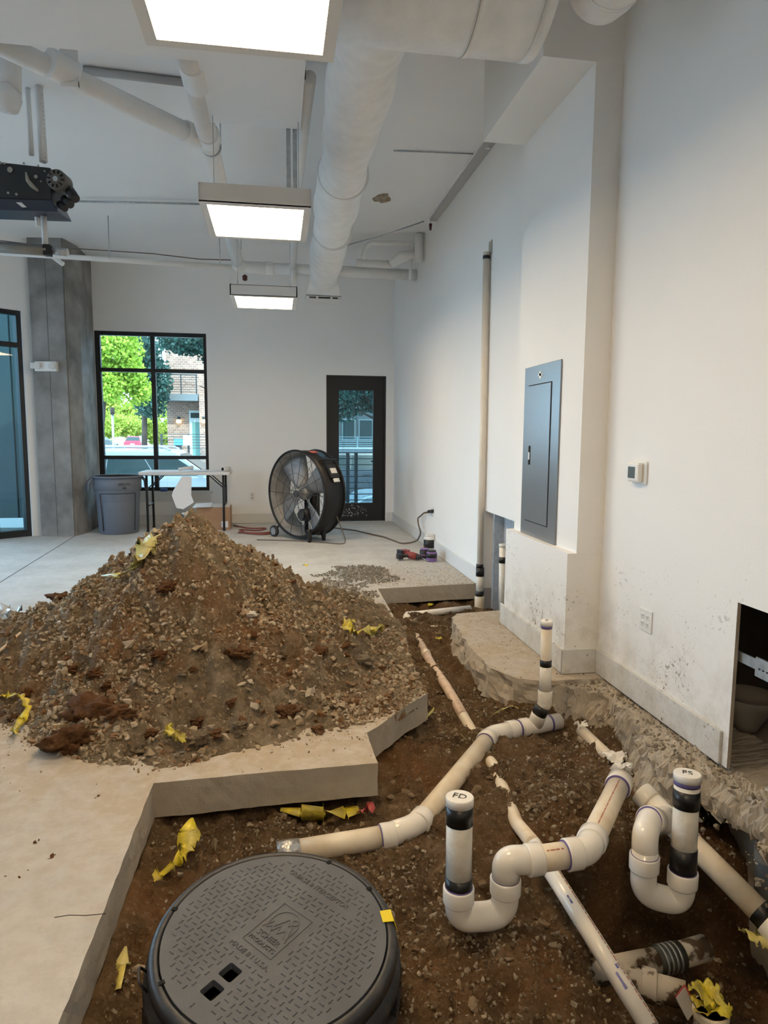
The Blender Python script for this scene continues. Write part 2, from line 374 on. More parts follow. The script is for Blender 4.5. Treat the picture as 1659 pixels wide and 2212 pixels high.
def stone_obj(name, p, size, m, parent, rng, label=None, squash=1.):
    key = (int(rng.integers(0, len(STONES))), m)
    if key not in STONE_ME:
        V, Fc = STONES[key[0]]; me = fast_mesh('stone', V, Fc, False); me.materials.append(M[m]); STONE_ME[key] = me
    o = bpy.data.objects.new(name, STONE_ME[key]); COL.objects.link(o); o.parent = parent
    if parent is not None and parent.type == 'EMPTY': o.matrix_parent_inverse = Matrix.Translation(-Vector(parent.location))
    o.location = p; o.scale = (size, size*rng.uniform(.7, 1), size*squash*rng.uniform(.7, 1)); o.rotation_euler = (rng.uniform(-.5, .5), rng.uniform(-.5, .5), rng.uniform(0, 6.28))
    if label: o['label'] = label
    return o
def rough_slab(name, poly, z1, z0, m, amp=.008, step=.04, edge_lo=0, edge_hi=None, seed=3, layers=5, lean=0.):
    """slab with broken, uneven sides between polygon edges edge_lo..edge_hi (others stay straight)"""
    n = len(poly); edge_hi = n if edge_hi is None else edge_hi; ring = []; rough = []
    for i in range(n):
        a = np.array(poly[i], float); b = np.array(poly[(i+1) % n], float); L = np.hypot(*(b-a))
        k = max(1, int(L/step)) if edge_lo <= i < edge_hi else 1
        for j in range(k): ring.append(a+(b-a)*j/k); rough.append(edge_lo <= i < edge_hi)
    ring = np.array(ring); N = len(ring); rough = np.array(rough, float)
    d = np.roll(ring, -1, 0)-np.roll(ring, 1, 0); nrm = np.c_[d[:, 1], -d[:, 0]]; nrm /= np.linalg.norm(nrm, axis=1)[:, None]+1e-9
    area = .5*np.sum(ring[:, 0]*np.roll(ring[:, 1], -1)-np.roll(ring[:, 0], -1)*ring[:, 1])
    if area < 0: nrm = -nrm
    s = np.cumsum(np.hypot(*(ring-np.roll(ring, 1, 0)).T)); V = []
    for q in range(layers):
        t = q/(layers-1); off = (fbm(s, np.full(N, t*(z1-z0)), 16, 3, seed)+.6*fbm(s, np.full(N, t*.3), 4, 2, seed+9))*amp*2*rough
        if q == 0: off = off*.6
        off = off+lean*t*rough
        V.append(np.c_[ring+nrm*off[:, None], np.full(N, z1+(z0-z1)*t)+ (fbm(s, s*0+t, 9, 2, seed+4)*amp*rough if q == layers-1 else 0)])
    V = np.concatenate(V); me = bpy.data.meshes.new(name); bm = bmesh.new(); vs = [bm.verts.new(p) for p in V]
    for q in range(layers-1):
        for i in range(N): bm.faces.new((vs[q*N+i], vs[q*N+(i+1) % N], vs[(q+1)*N+(i+1) % N], vs[(q+1)*N+i]))
    top = bm.faces.new([vs[i] for i in range(N)]); bot = bm.faces.new([vs[(layers-1)*N+i] for i in range(N)])
    bmesh.ops.recalc_face_normals(bm, faces=bm.faces); bmesh.ops.triangulate(bm, faces=[top, bot]); bm.to_mesh(me); bm.free()
    return link(name, me, m)
# ================================================================ THE SETTING
XR, YB, ZC = 1.906, 10.972, 4.0
SL = (.75, .661)                       # direction of the angled storefront wall, pointing to the column
SC = np.array([-3.30, 9.93])           # where it meets the column
def sp(t, d=0.): return (SC[0]-SL[0]*t-SL[1]*d*1., SC[1]-SL[1]*t+SL[0]*d)   # t metres left along the wall, d metres outwards
END = sp(4.3)
# ---- floor slab with the trench cut out of it
slab = [(-.537, .3), (-.537, 1.578), (-.512, 2.718), (-.088, 2.741), (.422, 2.756), (.415, 2.93), (.412, 3.06), (.472, 3.114), (.66, 3.35), (.813, 3.504), (.806, 3.69), (.83, 4.01), (.864, 4.387),
        (.905, 4.632), (.891, 4.838), (.905, 5.2), (.909, 5.513), (.918, 6.075), (1.4, 6.13), (1.714, 6.165), (1.96, 6.187), (1.96, YB+.2), (-3.2, YB+.2), (-3.4, 10.0), (END[0]-.1, END[1]), (END[0]-.1, -3.2), (2.1, -3.2), (2.1, .3)]
fl = rough_slab('floor', slab, 0, -.15, 'floor', .0032, .035, 0, 20, 3)
fl.data.materials.append(M['cut'])
for p in fl.data.polygons:
    if abs(p.normal.z) < .7: p.material_index = 1
tagp(fl, 'dusty poured concrete floor slab with a trench sawn out of it', kind='structure')
# saw-cut joint and crack in the slab
j = MB(); a = pz(165, 1156); b = pz(0, 1258); d = (b-a)/np.linalg.norm(b-a); c = (a+b)/2
j.box((c[0], c[1], .0005), (np.linalg.norm(b-a)+1.2, .008, .002), math.atan2(d[1], d[0])); obj('control_joint', j, M['cavity'], fl)
crk = [pz(118, 1982), pz(150, 1977), pz(185, 1978), pz(228, 1974)]
j = MB()
for p, q in zip(crk[:-1], crk[1:]):
    m_ = (p+q)/2; e = q-p; j.box((m_[0], m_[1], .0004), (np.linalg.norm(e)*1.03, .0022, .0015), math.atan2(e[1], e[0]))
obj('slab_crack', j, M['cavity'], fl)
# ---- concrete left standing along the wall (island under the bump-out, broken strip beside the near wall)
isl = [(1.41, 5.129), (1.345, 5.03), (1.318, 4.8), (1.295, 4.489), (1.283, 4.3), (1.286, 4.12), (1.293, 3.852), (1.319, 3.798), (1.398, 3.66), (1.50, 3.62), (1.60, 3.60), (1.96, 3.60), (1.96, 5.20), (1.81, 5.178)]
io = rough_slab('floor_island', isl, 0, -.19, 'floor', .022, .022, 0, 11, 8, 9, .03); io.data.materials.append(M['cut'])
for p in io.data.polygons:
    if abs(p.normal.z) < .7: p.material_index = 1
tagp(io, 'chunk of concrete slab left standing under the wall bump-out', kind='structure')
strip = [(1.60, 3.66), (1.70, 3.52), (1.80, 3.44), (1.845, 3.28), (1.825, 3.1), (1.775, 2.90), (1.72, 2.72), (1.705, 2.6), (1.745, 2.52), (1.81, 2.45), (1.84, 2.31), (1.855, 2.17), (1.86, 2.0), (1.87, 1.7), (2.3, 1.7), (2.3, 3.62)]
_ey = np.array([p[1] for p in strip[:13]])[::-1]; _ex = np.array([p[0] for p in strip[:13]])[::-1]
lx = np.r_[np.arange(1.46, 1.96, .0075), np.arange(1.97, 2.32, .05)]; ly = np.arange(1.62, 3.70, .0085); LXg, LYg = np.meshgrid(lx, ly, indexing='ij')
dd0 = LXg-np.interp(LYg, _ey, _ex)+.05*fbm(LXg, LYg, 7, 3, 61)+.03*fbm(LXg, LYg, 24, 3, 63)
topz = -.020+.035*fbm(LXg, LYg, 9, 4, 65, .6)*np.clip((XR+.02-LXg)/.05, .3, 1)
LZg = topz+np.where(dd0 < 0, dd0*2.6, 0)+.022*np.abs(fbm(LXg, LYg, 40, 3, 69, .6)); LZg = np.maximum(LZg, -.6)
LXd = LXg-np.where(dd0 < .03, 1, 0)*(.045*fbm(LYg, LZg*1.5, 9, 3, 71)+.045*np.abs(fbm(LYg, LZg, 34, 4, 73, .6)))*np.clip(.06-dd0, 0, .06)/.06
lim = np.where(LYg < 2.52, -.055, -.20)
keepf = grid_faces(len(lx), len(ly)); keepf = keepf[(dd0-lim).ravel()[keepf].min(1) > 0]
me = fast_mesh('floor_ledge', np.c_[LXd.ravel(), LYg.ravel(), LZg.ravel()], keepf, False); st = link('floor_ledge', me, 'cut'); sol = st.modifiers.new('thickness', 'SOLIDIFY'); sol.thickness = .05; sol.offset = -1
tagp(st, 'rough broken concrete ledge along the foot of the near wall', kind='structure')
# ---- walls
def wall_y(name, x0, x1, y0, y1, z1, holes, m):
    """wall along x between y0 and y1 with rectangular holes (xa, xb, za, zb)"""
    mb = MB(); xs = sorted({x0, x1, *[h[0] for h in holes], *[h[1] for h in holes]})
    for a, b in zip(xs[:-1], xs[1:]):
        zs = [(0 if h[2] <= 0 else -.5, None) for h in []]; cuts = sorted([(h[2], h[3]) for h in holes if h[0] <= a+1e-6 and h[1] >= b-1e-6]); z = -.45
        for za, zb in cuts:
            if za > z: mb.bb(a, b, y0, y1, z, za)
            z = zb
        mb.bb(a, b, y0, y1, z, z1)
    return struct(name, mb, m)
WX0, WX1, WZ0, WZ1 = -2.725, -1.065, .53, 2.98
DX0, DX1, DZ1 = .80, 1.775, 2.385
wb = wall_y('wall_back', -3.3, XR+.3, YB, YB+.22, 8.5, [(WX0, WX1, WZ0, WZ1), (DX0, DX1, -.45, DZ1)], 'wall_far'); wb['label'] = 'white back wall with window and glazed door'
# right wall with the cut-open hole at its near end and the small cut beside the tall pipe
mb = MB()
HY, HZ = 2.49, .735
mb.bb(XR, XR+.016, HY, 3.75, -.0, 4.0); mb.bb(XR, XR+.016, -3.2, HY, HZ, 4.0)
mb.bb(XR, XR+.13, 5.98, YB, 0, 4.0); mb.bb(XR, XR+.13, 3.7, 5.98, .735, 4.0); mb.bb(XR, XR+.13, 3.7, 4.86, 0, .735)
wr = struct('wall_right', mb, 'wall', 'white painted right wall with a hole cut near the floor')
mb = MB(); mb.bb(XR+.12, XR+.14, 4.80, 6.3, -.5, .74); mb.bb(XR+.005, XR+.12, 6.0, 6.3, -.5, -.001)   # bare board and studs behind the cut-out beside the bump-out
struct('wall_cavity_far', mb, mat('bare_grey_board', (.40, .41, .43), .7, col2=(.5, .5, .52), nscale=6), 'bare grey board inside the cut beside the bump-out')
for y in (4.9, 5.30, 5.80):
    s_ = MB().bb(XR+.03, XR+.12, y-.02, y+.02, -.15, .735); struct('trim_1', s_, 'galv', 'steel stud inside the wall cut')
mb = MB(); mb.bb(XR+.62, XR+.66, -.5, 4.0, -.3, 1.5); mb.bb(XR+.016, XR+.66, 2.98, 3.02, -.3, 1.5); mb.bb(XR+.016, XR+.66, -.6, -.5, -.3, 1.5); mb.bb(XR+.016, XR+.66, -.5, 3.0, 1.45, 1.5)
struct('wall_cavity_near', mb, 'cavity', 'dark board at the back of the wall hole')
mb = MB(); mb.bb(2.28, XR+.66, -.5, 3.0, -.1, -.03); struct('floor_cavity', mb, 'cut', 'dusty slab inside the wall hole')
# bump-out: upper box with the panel, lower half wall, soffit box above
struct('wall_bumpout_upper', MB().bb(1.746, XR+.02, 3.69, 4.755, .735, 3.456), 'wall', 'upper part of the white wall bump-out')
struct('wall_bumpout_lower', MB().bb(1.692, XR+.02, 3.695, 4.775, 0, .735), 'wall', 'lower half of the white wall bump-out with a ledge')
struct('ceiling_soffit', MB().bb(1.44, XR+.02, 3.685, 4.76, 3.456, 4.0), 'wall_far', 'boxed white soffit over the wall bump-out')
# baseboards
def basebd(name, x0, x1, y0, y1, label, h=.155): struct(name, MB().bb(x0, x1, y0, y1, .003, h), 'base', label, None, .004)
basebd('baseboard_right_far', XR-.016, XR, 6.0, YB, 'white baseboard along the far right wall')
basebd('baseboard_right_near', XR-.016, XR, HY+.035, 3.69, 'white baseboard below the outlet on the near right wall')
basebd('baseboard_bumpout', 1.676, 1.692, 3.679, 4.825, 'white baseboard on the face of the bump-out')
basebd('baseboard_bumpout_end', 1.676, XR-.016, 3.678, 3.694, 'white baseboard on the end of the bump-out')
basebd('baseboard_back', -1.06, DX0-.02, YB-.016, YB, 'white baseboard along the back wall')
basebd('baseboard_back_corner', DX1+.02, XR-.016, YB-.016, YB, 'short white baseboard between door and corner')
basebd('baseboard_window', -2.7, -1.06, YB-.016, YB, 'white baseboard below the window')
# near cut edge of the drywall
# ---- ceiling
mb = MB(); mb.bb(-6.75, XR+.3, -3.4, YB+.2, ZC, ZC+.3); struct('ceiling', mb, 'ceil', 'painted pale grey concrete ceiling')
mb = MB(); mb.bb(-4.6, .19, 2.6, 4.24, 3.55, 4.0); struct('ceiling_bulkhead', mb, 'ceil', 'flat white ceiling bulkhead above the near lamp')
mb = MB(); mb.bb(-.425, .19, 4.24, 5.01, 3.55, 4.0); struct('ceiling_drop', mb, 'ceil', 'short dropped box between the two overhead pipes')
# left side of the room: angled storefront, side wall, rear wall
def ang_box(mb, t0, t1, d0, d1, z0, z1):
    P = [sp(t0, d0), sp(t1, d0), sp(t1, d1), sp(t0, d1)]
    return mb.add([(*p, z0) for p in P]+[(*p, z1) for p in P], [(3, 2, 1, 0), (4, 5, 6, 7), (0, 1, 5, 4), (1, 2, 6, 5), (2, 3, 7, 6), (3, 0, 4, 7)])
SZ, TZ = 3.05, 2.60
mb = MB(); ang_box(mb, -.15, 4.5, 0, .2, SZ, 6.5); ang_box(mb, -.15, .075, 0, .2, -.4, SZ); ang_box(mb, 4.2, 4.5, 0, .2, -.4, SZ)
struct('wall_left_storefront', mb, 'wall_far', 'white wall above the angled glass storefront')
sf = struct('window_2', ang_box(ang_box(ang_box(MB(), .075, 4.2, .04, .14, SZ-.055, SZ), .075, 4.2, .04, .14, TZ-.03, TZ+.03), .075, 4.2, .04, .14, 0, .09), 'dark_metal', 'black framed angled glass storefront left of the concrete column')
ts = [.105, .53, 1.5, 2.4, 3.3, 4.17]
for i, t in enumerate(ts):
    obj('mullion', ang_box(MB(), t-.03-(.02 if i == 1 else 0), t+.03+(.03 if i == 1 else 0), .035, .145, 0, SZ), 'dark_metal', sf)
for t0, t1 in zip(ts[:-1], ts[1:]):
    for za, zb in ((.09, TZ-.03), (TZ+.03, SZ-.055)):
        obj('pane', ang_box(MB(), t0+.03, t1-.03, .085, .092, za, zb), 'glass_tint' if t0 < .2 else 'glass', sf)
struct('wall_left', MB().bb(END[0]-.35, END[0]-.1, -3.2, 3.9, -.3, 4.0).bb(END[0]-.35, END[0]-.1, 6.9, END[1]+.15, -.3, 4.0).bb(END[0]-.35, END[0]-.1, 3.9, 6.9, 3.1, 4.0), 'wall_far', 'white left side wall with an open overhead door')
struct('wall_rear', MB().bb(-7, XR+.3, -3.4, -3.2, -.3, 4.0), 'wall_far', 'white rear wall behind the viewer')
# ---- window in the back wall
def frame_piece(x0, x1, z0, z1, y0=YB+.05, y1=YB+.13): return MB().bb(x0, x1, y0, y1, z0, z1)
w1 = struct('window_1', MB().bb(WX0, WX1, YB+.05, YB+.13, WZ1-.06, WZ1).bb(WX0, WX1, YB+.05, YB+.13, WZ0, WZ0+.055).bb(WX0, WX0+.075, YB+.05, YB+.13, WZ0+.055, WZ1-.06).bb(WX1-.05, WX1, YB+.05, YB+.13, WZ0+.055, WZ1-.06), 'dark_metal', 'black framed window of six panes in the back wall')
xm = pyp(335, 900, YB+.09)[0]; zt = pyp(330, 801, YB+.09)[2]; zl = pyp(340, 988, YB+.09)[2]
obj('mullion', frame_piece(xm-.032, xm+.032, WZ0+.055, WZ1-.06), 'dark_metal', w1)
for z in (zt, zl):
    obj('transom', frame_piece(WX0+.075, xm-.032, z-.028, z+.028), 'dark_metal', w1); obj('transom', frame_piece(xm+.032, WX1-.05, z-.028, z+.028), 'dark_metal', w1)
for xa, xb in ((WX0+.075, xm-.032), (xm+.032, WX1-.05)):
    for za, zb in ((WZ0+.055, zl-.028), (zl+.028, zt-.028), (zt+.028, WZ1-.06)):
        obj('pane', frame_piece(xa, xb, za, zb, YB+.088, YB+.094), 'glass', w1)
obj('window_sill', MB().bb(WX0-.03, WX1+.05, YB-.045, YB+.05, WZ0-.045, WZ0-.005), 'base', w1)
obj('sill_apron', MB().bb(WX0+.02, WX1+.02, YB-.018, YB, WZ0-.17, WZ0-.045), 'base', w1)
# ---- glazed black door in the back wall
d1 = struct('door_1', MB().bb(DX0, DX1, YB+.03, YB+.085, DZ1-.235, DZ1-.03).bb(DX0+.03, DX1, YB+.03, YB+.085, .01, .31).bb(DX0+.03, DX0+.205, YB+.03, YB+.085, .31, DZ1-.235).bb(DX1-.205, DX1-.03, YB+.03, YB+.085, .31, DZ1-.235), 'dark_metal', 'black glazed door in the back wall behind the fan')
obj('door_frame', MB().bb(DX0, DX0+.03, YB, YB+.1, 0, DZ1).bb(DX1-.03, DX1, YB, YB+.1, 0, DZ1).bb(DX0+.03, DX1-.03, YB, YB+.1, DZ1-.03, DZ1), 'dark_metal', d1)
obj('pane', MB().bb(DX0+.205, DX1-.205, YB+.054, YB+.06, .31, DZ1-.235), 'glass_tint', d1)
obj('threshold', MB().bb(DX0, DX1, YB-.02, YB+.2, 0, .012), 'galv', d1)
obj('push_bar', MB().tube([(DX1-.24, YB+.0, 1.0), (DX1-.17, YB+.0, 1.0)], .012, 8).bb(DX1-.19, DX1-.17, YB, YB+.03, .98, 1.02), 'dark_metal', d1)
# ---- column
cx0, cx1, cx2 = -3.245, -2.745, -2.70
mb = MB(); mb.prism([(cx0, 9.88), (-2.80, 9.82), (-2.775, 9.86), (-2.70, 10.18), (-2.72, 10.97), (cx0-.02, 10.97), (-3.27, 9.98)], 0, ZC)
col_o = struct('wall_column', mb, 'column', 'bare cast concrete column between storefront and window')
M['seam'] = mat('form_seam_grout', (.15, .143, .132), .9)
obj('form_seam', MB().bb(-3.028, -3.023, 9.846, 9.856, 0, ZC), 'seam', col_o)
obj('form_seam', MB().box((-2.79, 9.836, 2), (.008, .02, 4), .3), 'seam', col_o)
# ceiling edge strip on the right
M['strip'] = mat('dusty_grey_strip', (.46, .46, .45), .7)
t1 = struct('trim_2', MB().bb(XR-.085, XR, 4.76, 8.1, ZC-.05, ZC), 'strip', 'painted metal edge strip where ceiling meets right wall')
obj('strip_lip', MB().bb(XR-.1, XR-.085, 4.76, 8.1, ZC-.02, ZC), 'ceil', t1)
obj('bolt_head', MB().bb(XR-.06, XR-.02, 6.0, 6.03, ZC-.06, ZC-.05), 'ceil', t1)

# earth below the slab and the neighbouring room behind the right wall close the shell
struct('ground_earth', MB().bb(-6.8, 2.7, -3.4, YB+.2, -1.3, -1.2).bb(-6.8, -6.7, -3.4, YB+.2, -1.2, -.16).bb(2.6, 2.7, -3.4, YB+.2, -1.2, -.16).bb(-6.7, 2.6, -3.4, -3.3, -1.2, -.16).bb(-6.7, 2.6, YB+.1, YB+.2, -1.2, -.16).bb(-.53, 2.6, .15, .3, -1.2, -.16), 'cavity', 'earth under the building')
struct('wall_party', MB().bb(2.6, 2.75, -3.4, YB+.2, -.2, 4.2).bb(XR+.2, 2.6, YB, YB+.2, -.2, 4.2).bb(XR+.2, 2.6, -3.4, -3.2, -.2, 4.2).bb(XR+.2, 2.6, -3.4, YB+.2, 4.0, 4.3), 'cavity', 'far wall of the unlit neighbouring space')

fk = MB(); rf = np.random.default_rng(5)
for k in range(70):
    x, z, s_ = DX0+.42+rf.normal()*.13, .17+rf.normal()*.055, rf.uniform(.004, .012)
    if DX0+.04 < x < DX1-.05 and .03 < z < .3: fk.box((x, YB+.029, z), (s_*1.4, .003, s_), R=Matrix.Rotation(rf.uniform(0, 3), 3, 'Y'))
o = obj('plaster_flecks', fk, 'base', d1); o['kind'] = 'stuff'
# ================================================================ EARTH
def inside(poly, x, y):
    c = np.zeros(x.shape, bool); n = len(poly)
    for i in range(n):
        (x0, y0), (x1, y1) = poly[i], poly[(i+1) % n]
        k = ((y0 > y) != (y1 > y)) & (x < (x1-x0)*(y-y0)/((y1-y0) if y1 != y0 else 1e-9)+x0); c ^= k
    return c
TP = [(-.5, 1.3, -.22), (-.5, 1.7, -.17), (-.5, 2.2, -.165), (-.48, 2.65, -.17), (-.2, 2.70, -.20), (.1, 2.72, -.24), (.40, 2.74, -.22), (.45, 3.1, -.19), (.8, 3.55, -.19), (.86, 4.1, -.17), (.92, 4.8, -.14), (.93, 5.5, -.14), (.97, 6.05, -.17), (1.5, 6.1, -.19), (1.85, 6.1, -.2),
      (1.07, 3.3, -.215), (1.07, 4.1, -.205), (1.09, 4.7, -.20), (1.15, 5.8, -.19), (1.7, 5.85, -.19), (1.5, 5.5, -.16), (1.9, 5.4, -.18), (1.27, 4.9, -.15), (1.24, 4.3, -.17), (1.27, 3.85, -.2), (1.45, 3.6, -.18), (1.65, 3.58, -.15),
      (.08, 2.5, -.245), (.57, 2.6, -.235), (.81, 2.9, -.225), (1.13, 3.36, -.215), (1.40, 3.43, -.245), (1.6, 3.45, -.25), (1.3, 3.0, -.19), (1.5, 2.95, -.18), (1.66, 3.2, -.185), (1.65, 2.95, -.19), (1.52, 2.72, -.17), (1.25, 2.62, -.19), (.95, 2.5, -.20), (.7, 2.35, -.24),
      (.6, 2.05, -.265), (.66, 1.95, -.27), (.8, 2.2, -.26), (.85, 1.9, -.29), (.5, 1.8, -.28), (.5, 2.3, -.25), (.2, 2.32, -.25), (-.2, 2.36, -.27), (-.40, 2.1, -.25), (-.43, 1.7, -.26), (-.4, 1.3, -.3), (0, 1.0, -.3), (.4, 1.4, -.3), (.45, 1.65, -.29), (0, 1.8, -.3),
      (1.03, 2.12, -.34), (1.1, 2.36, -.25), (1.3, 2.2, -.46), (1.6, 2.2, -.48), (1.3, 1.95, -.52), (1.6, 1.9, -.55), (1.1, 1.85, -.44), (1.0, 1.6, -.40), (1.3, 1.6, -.5), (.8, 1.55, -.33), (1.7, 1.6, -.5), (1.35, 2.42, -.28), (1.6, 2.48, -.30), (1.78, 2.45, -.36), (1.85, 2.0, -.5), (1.85, 2.8, -.24), (1.9, 3.3, -.2)]
tps = TPS(TP, 3e-4)
def soil_z(x, y):
    z = tps(x, y)
    k = np.clip((2.43+.03*vnoise(x*9, y*0, 3)-y)/.08, 0, 1)*np.clip((x-1.04-.05*vnoise(y*8, y*0, 4)-.12*np.clip(1.95-y, 0, 1))/.16, 0, 1); k = k*k*(3-2*k); z = z*(1-k)+(-.80+.18*np.clip(2.1-y, 0, 1))*k   # steep-sided pit
    z = z+.045*fbm(x, y, 5, 3, 5)+.05*fbm(x, y, 13, 4, 15, .62)+.014*np.abs(fbm(x, y, 60, 2, 25))
    z = np.minimum(z, -.085)
    return np.where(inside(slab, x, y) | inside(isl, x, y), np.minimum(z, -.158), z)
res = .0115; gx = np.arange(-.72, 2.0, res); gy = np.arange(.3, 6.3, res); GX, GY = np.meshgrid(gx, gy, indexing='ij')
GZ = soil_z(GX, GY)
gme = fast_mesh('trench_soil', np.c_[GX.ravel(), GY.ravel(), GZ.ravel()], grid_faces(len(gx), len(gy)))
tsoil = link('ground_trench', gme, 'soil'); tagp(tsoil, 'dark brown gravelly soil at the bottom of the trench', kind='structure')
struct('wall_foundation', MB().bb(1.99, 2.3, .3, 3.6, -.9, -.2), 'cut', 'rough concrete foundation below the near wall')
# loose stones in the trench
rng = np.random.default_rng(11)
N = 26000; X = rng.uniform(-.5, 1.95, N*2); Y = .3+rng.beta(1.3, 2.0, N*2)*6.0; ok = ~inside(slab, X, Y) & ~inside(isl, X, Y) & (Y > 1.0); X, Y = X[ok][:N], Y[ok][:N]
cl = fbm(X, Y, 2.5, 2, 77); keep = rng.uniform(size=len(X)) < np.clip(.55+1.2*cl, .12, 1); X, Y = X[keep], Y[keep]
sz = .004+.021*rng.beta(1.0, 4.2, len(X)); gravel('gravel', np.c_[X, Y, soil_z(X, Y)+sz*.2], sz, 'stoneT', tsoil, 1)
rs = np.random.default_rng(21); cnt = 0
while cnt < 260:
    x, y = rs.uniform(-.48, 1.85), rs.uniform(1.4, 6.0)
    if inside(slab, np.array([x]), np.array([y]))[0] or inside(isl, np.array([x]), np.array([y]))[0] or (abs(x) < .36 and y < 2.25) or (y > 3.6 and rs.uniform() < .4): continue
    s_ = rs.uniform(.014, .032)*(1.3 if rs.uniform() < .15 else 1); z = float(soil_z(np.array([x]), np.array([y]))[0])
    stone_obj('stone', (x, y, z+s_*.15), s_, 'stoneT', tsoil, rs); cnt += 1
# broken concrete crumbs on the island and the wall ledge
X = rng.uniform(1.3, 1.9, 900); Y = rng.uniform(2.2, 5.1, 900); ok = inside(isl, X, Y) & (X < 1.68); X, Y = X[ok], Y[ok]; sz = .002+.008*rng.beta(1.1, 5, len(X))
gravel('rubble_crumbs', np.c_[X, Y, sz*.2], sz, 'rubble', io, 4)
I = rng.choice(LZg.size, 2600); ok = (LXg.ravel()[I] < 1.89) & (LZg.ravel()[I] > -.3); I = I[ok]
sz = .004+.026*rng.beta(1.0, 4.2, len(I)); gravel('ledge_rubble', np.c_[LXg.ravel()[I], LYg.ravel()[I], LZg.ravel()[I]+sz*.2], sz, 'rubble', st, 5)

# ---------------------------------------------------------------- the heap
hp = [tuple(pyp(px, py, y)) for px, py, y in ((0, 1340, 4.3), (60, 1320, 4.35), (120, 1285, 4.4), (210, 1230, 4.4), (300, 1160, 4.4), (350, 1122, 4.4), (405, 1088, 4.4), (440, 1112, 4.42), (480, 1150, 4.45), (560, 1190, 4.55), (640, 1242, 4.75), (720, 1272, 5.05), (780, 1290, 5.4))]
hp += [(*pz(px, py)[:2], 0.) for px, py in ((0, 1570), (100, 1620), (250, 1665), (330, 1668), (450, 1645), (600, 1610))]
hp += [(.78, 4.0, .028), (.72, 3.62, .022), (.80, 3.8, .02), (.56, 3.40, .026), (.30, 3.22, .02), (.84, 4.35, .034), (.86, 4.75, .045), (.80, 5.1, .045), (.60, 3.75, .045), (.42, 3.5, .05), (.88, 5.5, .004), (.62, 4.4, .10), (.66, 5.6, .045), (-1.9, 3.4, .02), (-2.2, 3.9, .02), (-2.5, 4.6, -.02), (-2.4, 5.4, -.05), (-1.6, 5.7, -.02), (-.9, 6.0, -.02), (-.2, 6.2, -.01), (.4, 6.3, .012), (.8, 6.15, .0)]
hp += [(-1.4, 2.7, -.06), (-.6, 2.5, -.10), (.2, 2.7, -.08), (-1.9, 2.9, -.05), (-2.6, 4.0, -.06), (-1.5, 6.4, -.1), (0, 6.9, -.08), (.9, 6.8, -.08), (1.0, 4.4, -.05)]
mt = TPS(hp, 2e-4)
CX = [-2.3, -1.86, -1.74, -1.5, -1.26, -1.14, -1.04, -.85, -.72, -.62, -.54, -.46, -.36, -.25, -.12, 0, .12, .29, .45]
CH = [0, -.09, -.09, -.095, -.07, -.07, -.045, -.06, -.03, .03, .085, .03, .0, -.04, -.08, -.12, -.13, -.06, 0]   # evens out the crest
def mound_z(x, y):
    h = mt(x, y); k = np.clip(h/.12, 0, 1)
    h = h+k*np.interp(x, CX, CH)*np.exp(-((y-4.7)/.6)**2)
    h = h+k*(.12*fbm(x, y, 2.0, 2, 41)+.12*fbm(x*1.3, y*.8, 5, 3, 43, .6)+.11*np.abs(fbm(x, y, 9, 3, 44, .6))-.03)+(.008+.034*k)*fbm(x, y, 22, 4, 45, .62)+(.004+.010*k)*np.abs(fbm(x, y, 70, 2, 47))+.012*fbm(x, y, 6, 2, 49)
    h = h-.012
    return np.where(inside(slab, x, y), h, np.minimum(h, -.05))
mx = np.arange(-2.7, 1.0, .0135); my = np.arange(2.5, 7.3, .0135); MX, MY = np.meshgrid(mx, my, indexing='ij'); MZ = mound_z(MX, MY)
fc = grid_faces(len(mx), len(my)); zf = MZ.ravel()[fc].max(1); fc = fc[zf > -.004]
used = np.unique(fc); remap = np.zeros(MX.size, int); remap[used] = np.arange(len(used))
mesh = fast_mesh('soil_body', np.c_[MX.ravel(), MY.ravel(), MZ.ravel()][used], remap[fc])
heap = thing('dirt_heap', 'big heap of excavated brown dirt and gravel on the slab', 'dirt heap', (-.57, 4.4, 0))
link('soil_body', mesh, 'mound', heap)
X = rng.uniform(-2.6, .95, 90000); Y = rng.uniform(2.5, 7.2, 90000); H = mound_z(X, Y); ok = (H > -.010) & (Y < 5.2) & inside(slab, X, Y); X, Y, H = X[ok], Y[ok], H[ok]
cl = fbm(X, Y, 1.9, 3, 91); keep = rng.uniform(size=len(X)) < np.clip(.42+1.9*cl, .06, 1); X, Y, H = X[keep][:19000], Y[keep][:19000], H[keep][:19000]
sz = .005+.034*rng.beta(1.0, 4.0, len(X)); gravel('gravel', np.c_[X, Y, np.maximum(H, 0)+sz*.22], sz, 'stoneM', heap, 2)
rs = np.random.default_rng(31); cnt = 0
while cnt < 290:
    x, y = rs.uniform(-2.0, .85), rs.uniform(2.75, 4.9); h = float(mound_z(np.array([x]), np.array([y]))[0])
    if h < .004 or not inside(slab, np.array([x]), np.array([y]))[0]: continue
    s_ = rs.uniform(.018, .042)*(1.3 if rs.uniform() < .12 else 1)
    stone_obj('stone', (x, y, max(h, 0)+s_*.2), s_, 'stoneM' if rs.uniform() < .75 else 'clod', heap, rs); cnt += 1
def on_heap(px, py):
    best = None; d = ray(px, py)
    for t in np.linspace(2.4, 7, 900):
        p = CAM+d*t
        if p[2] <= max(float(mound_z(np.array([p[0]]), np.array([p[1]]))[0]), 0): return p
    return p
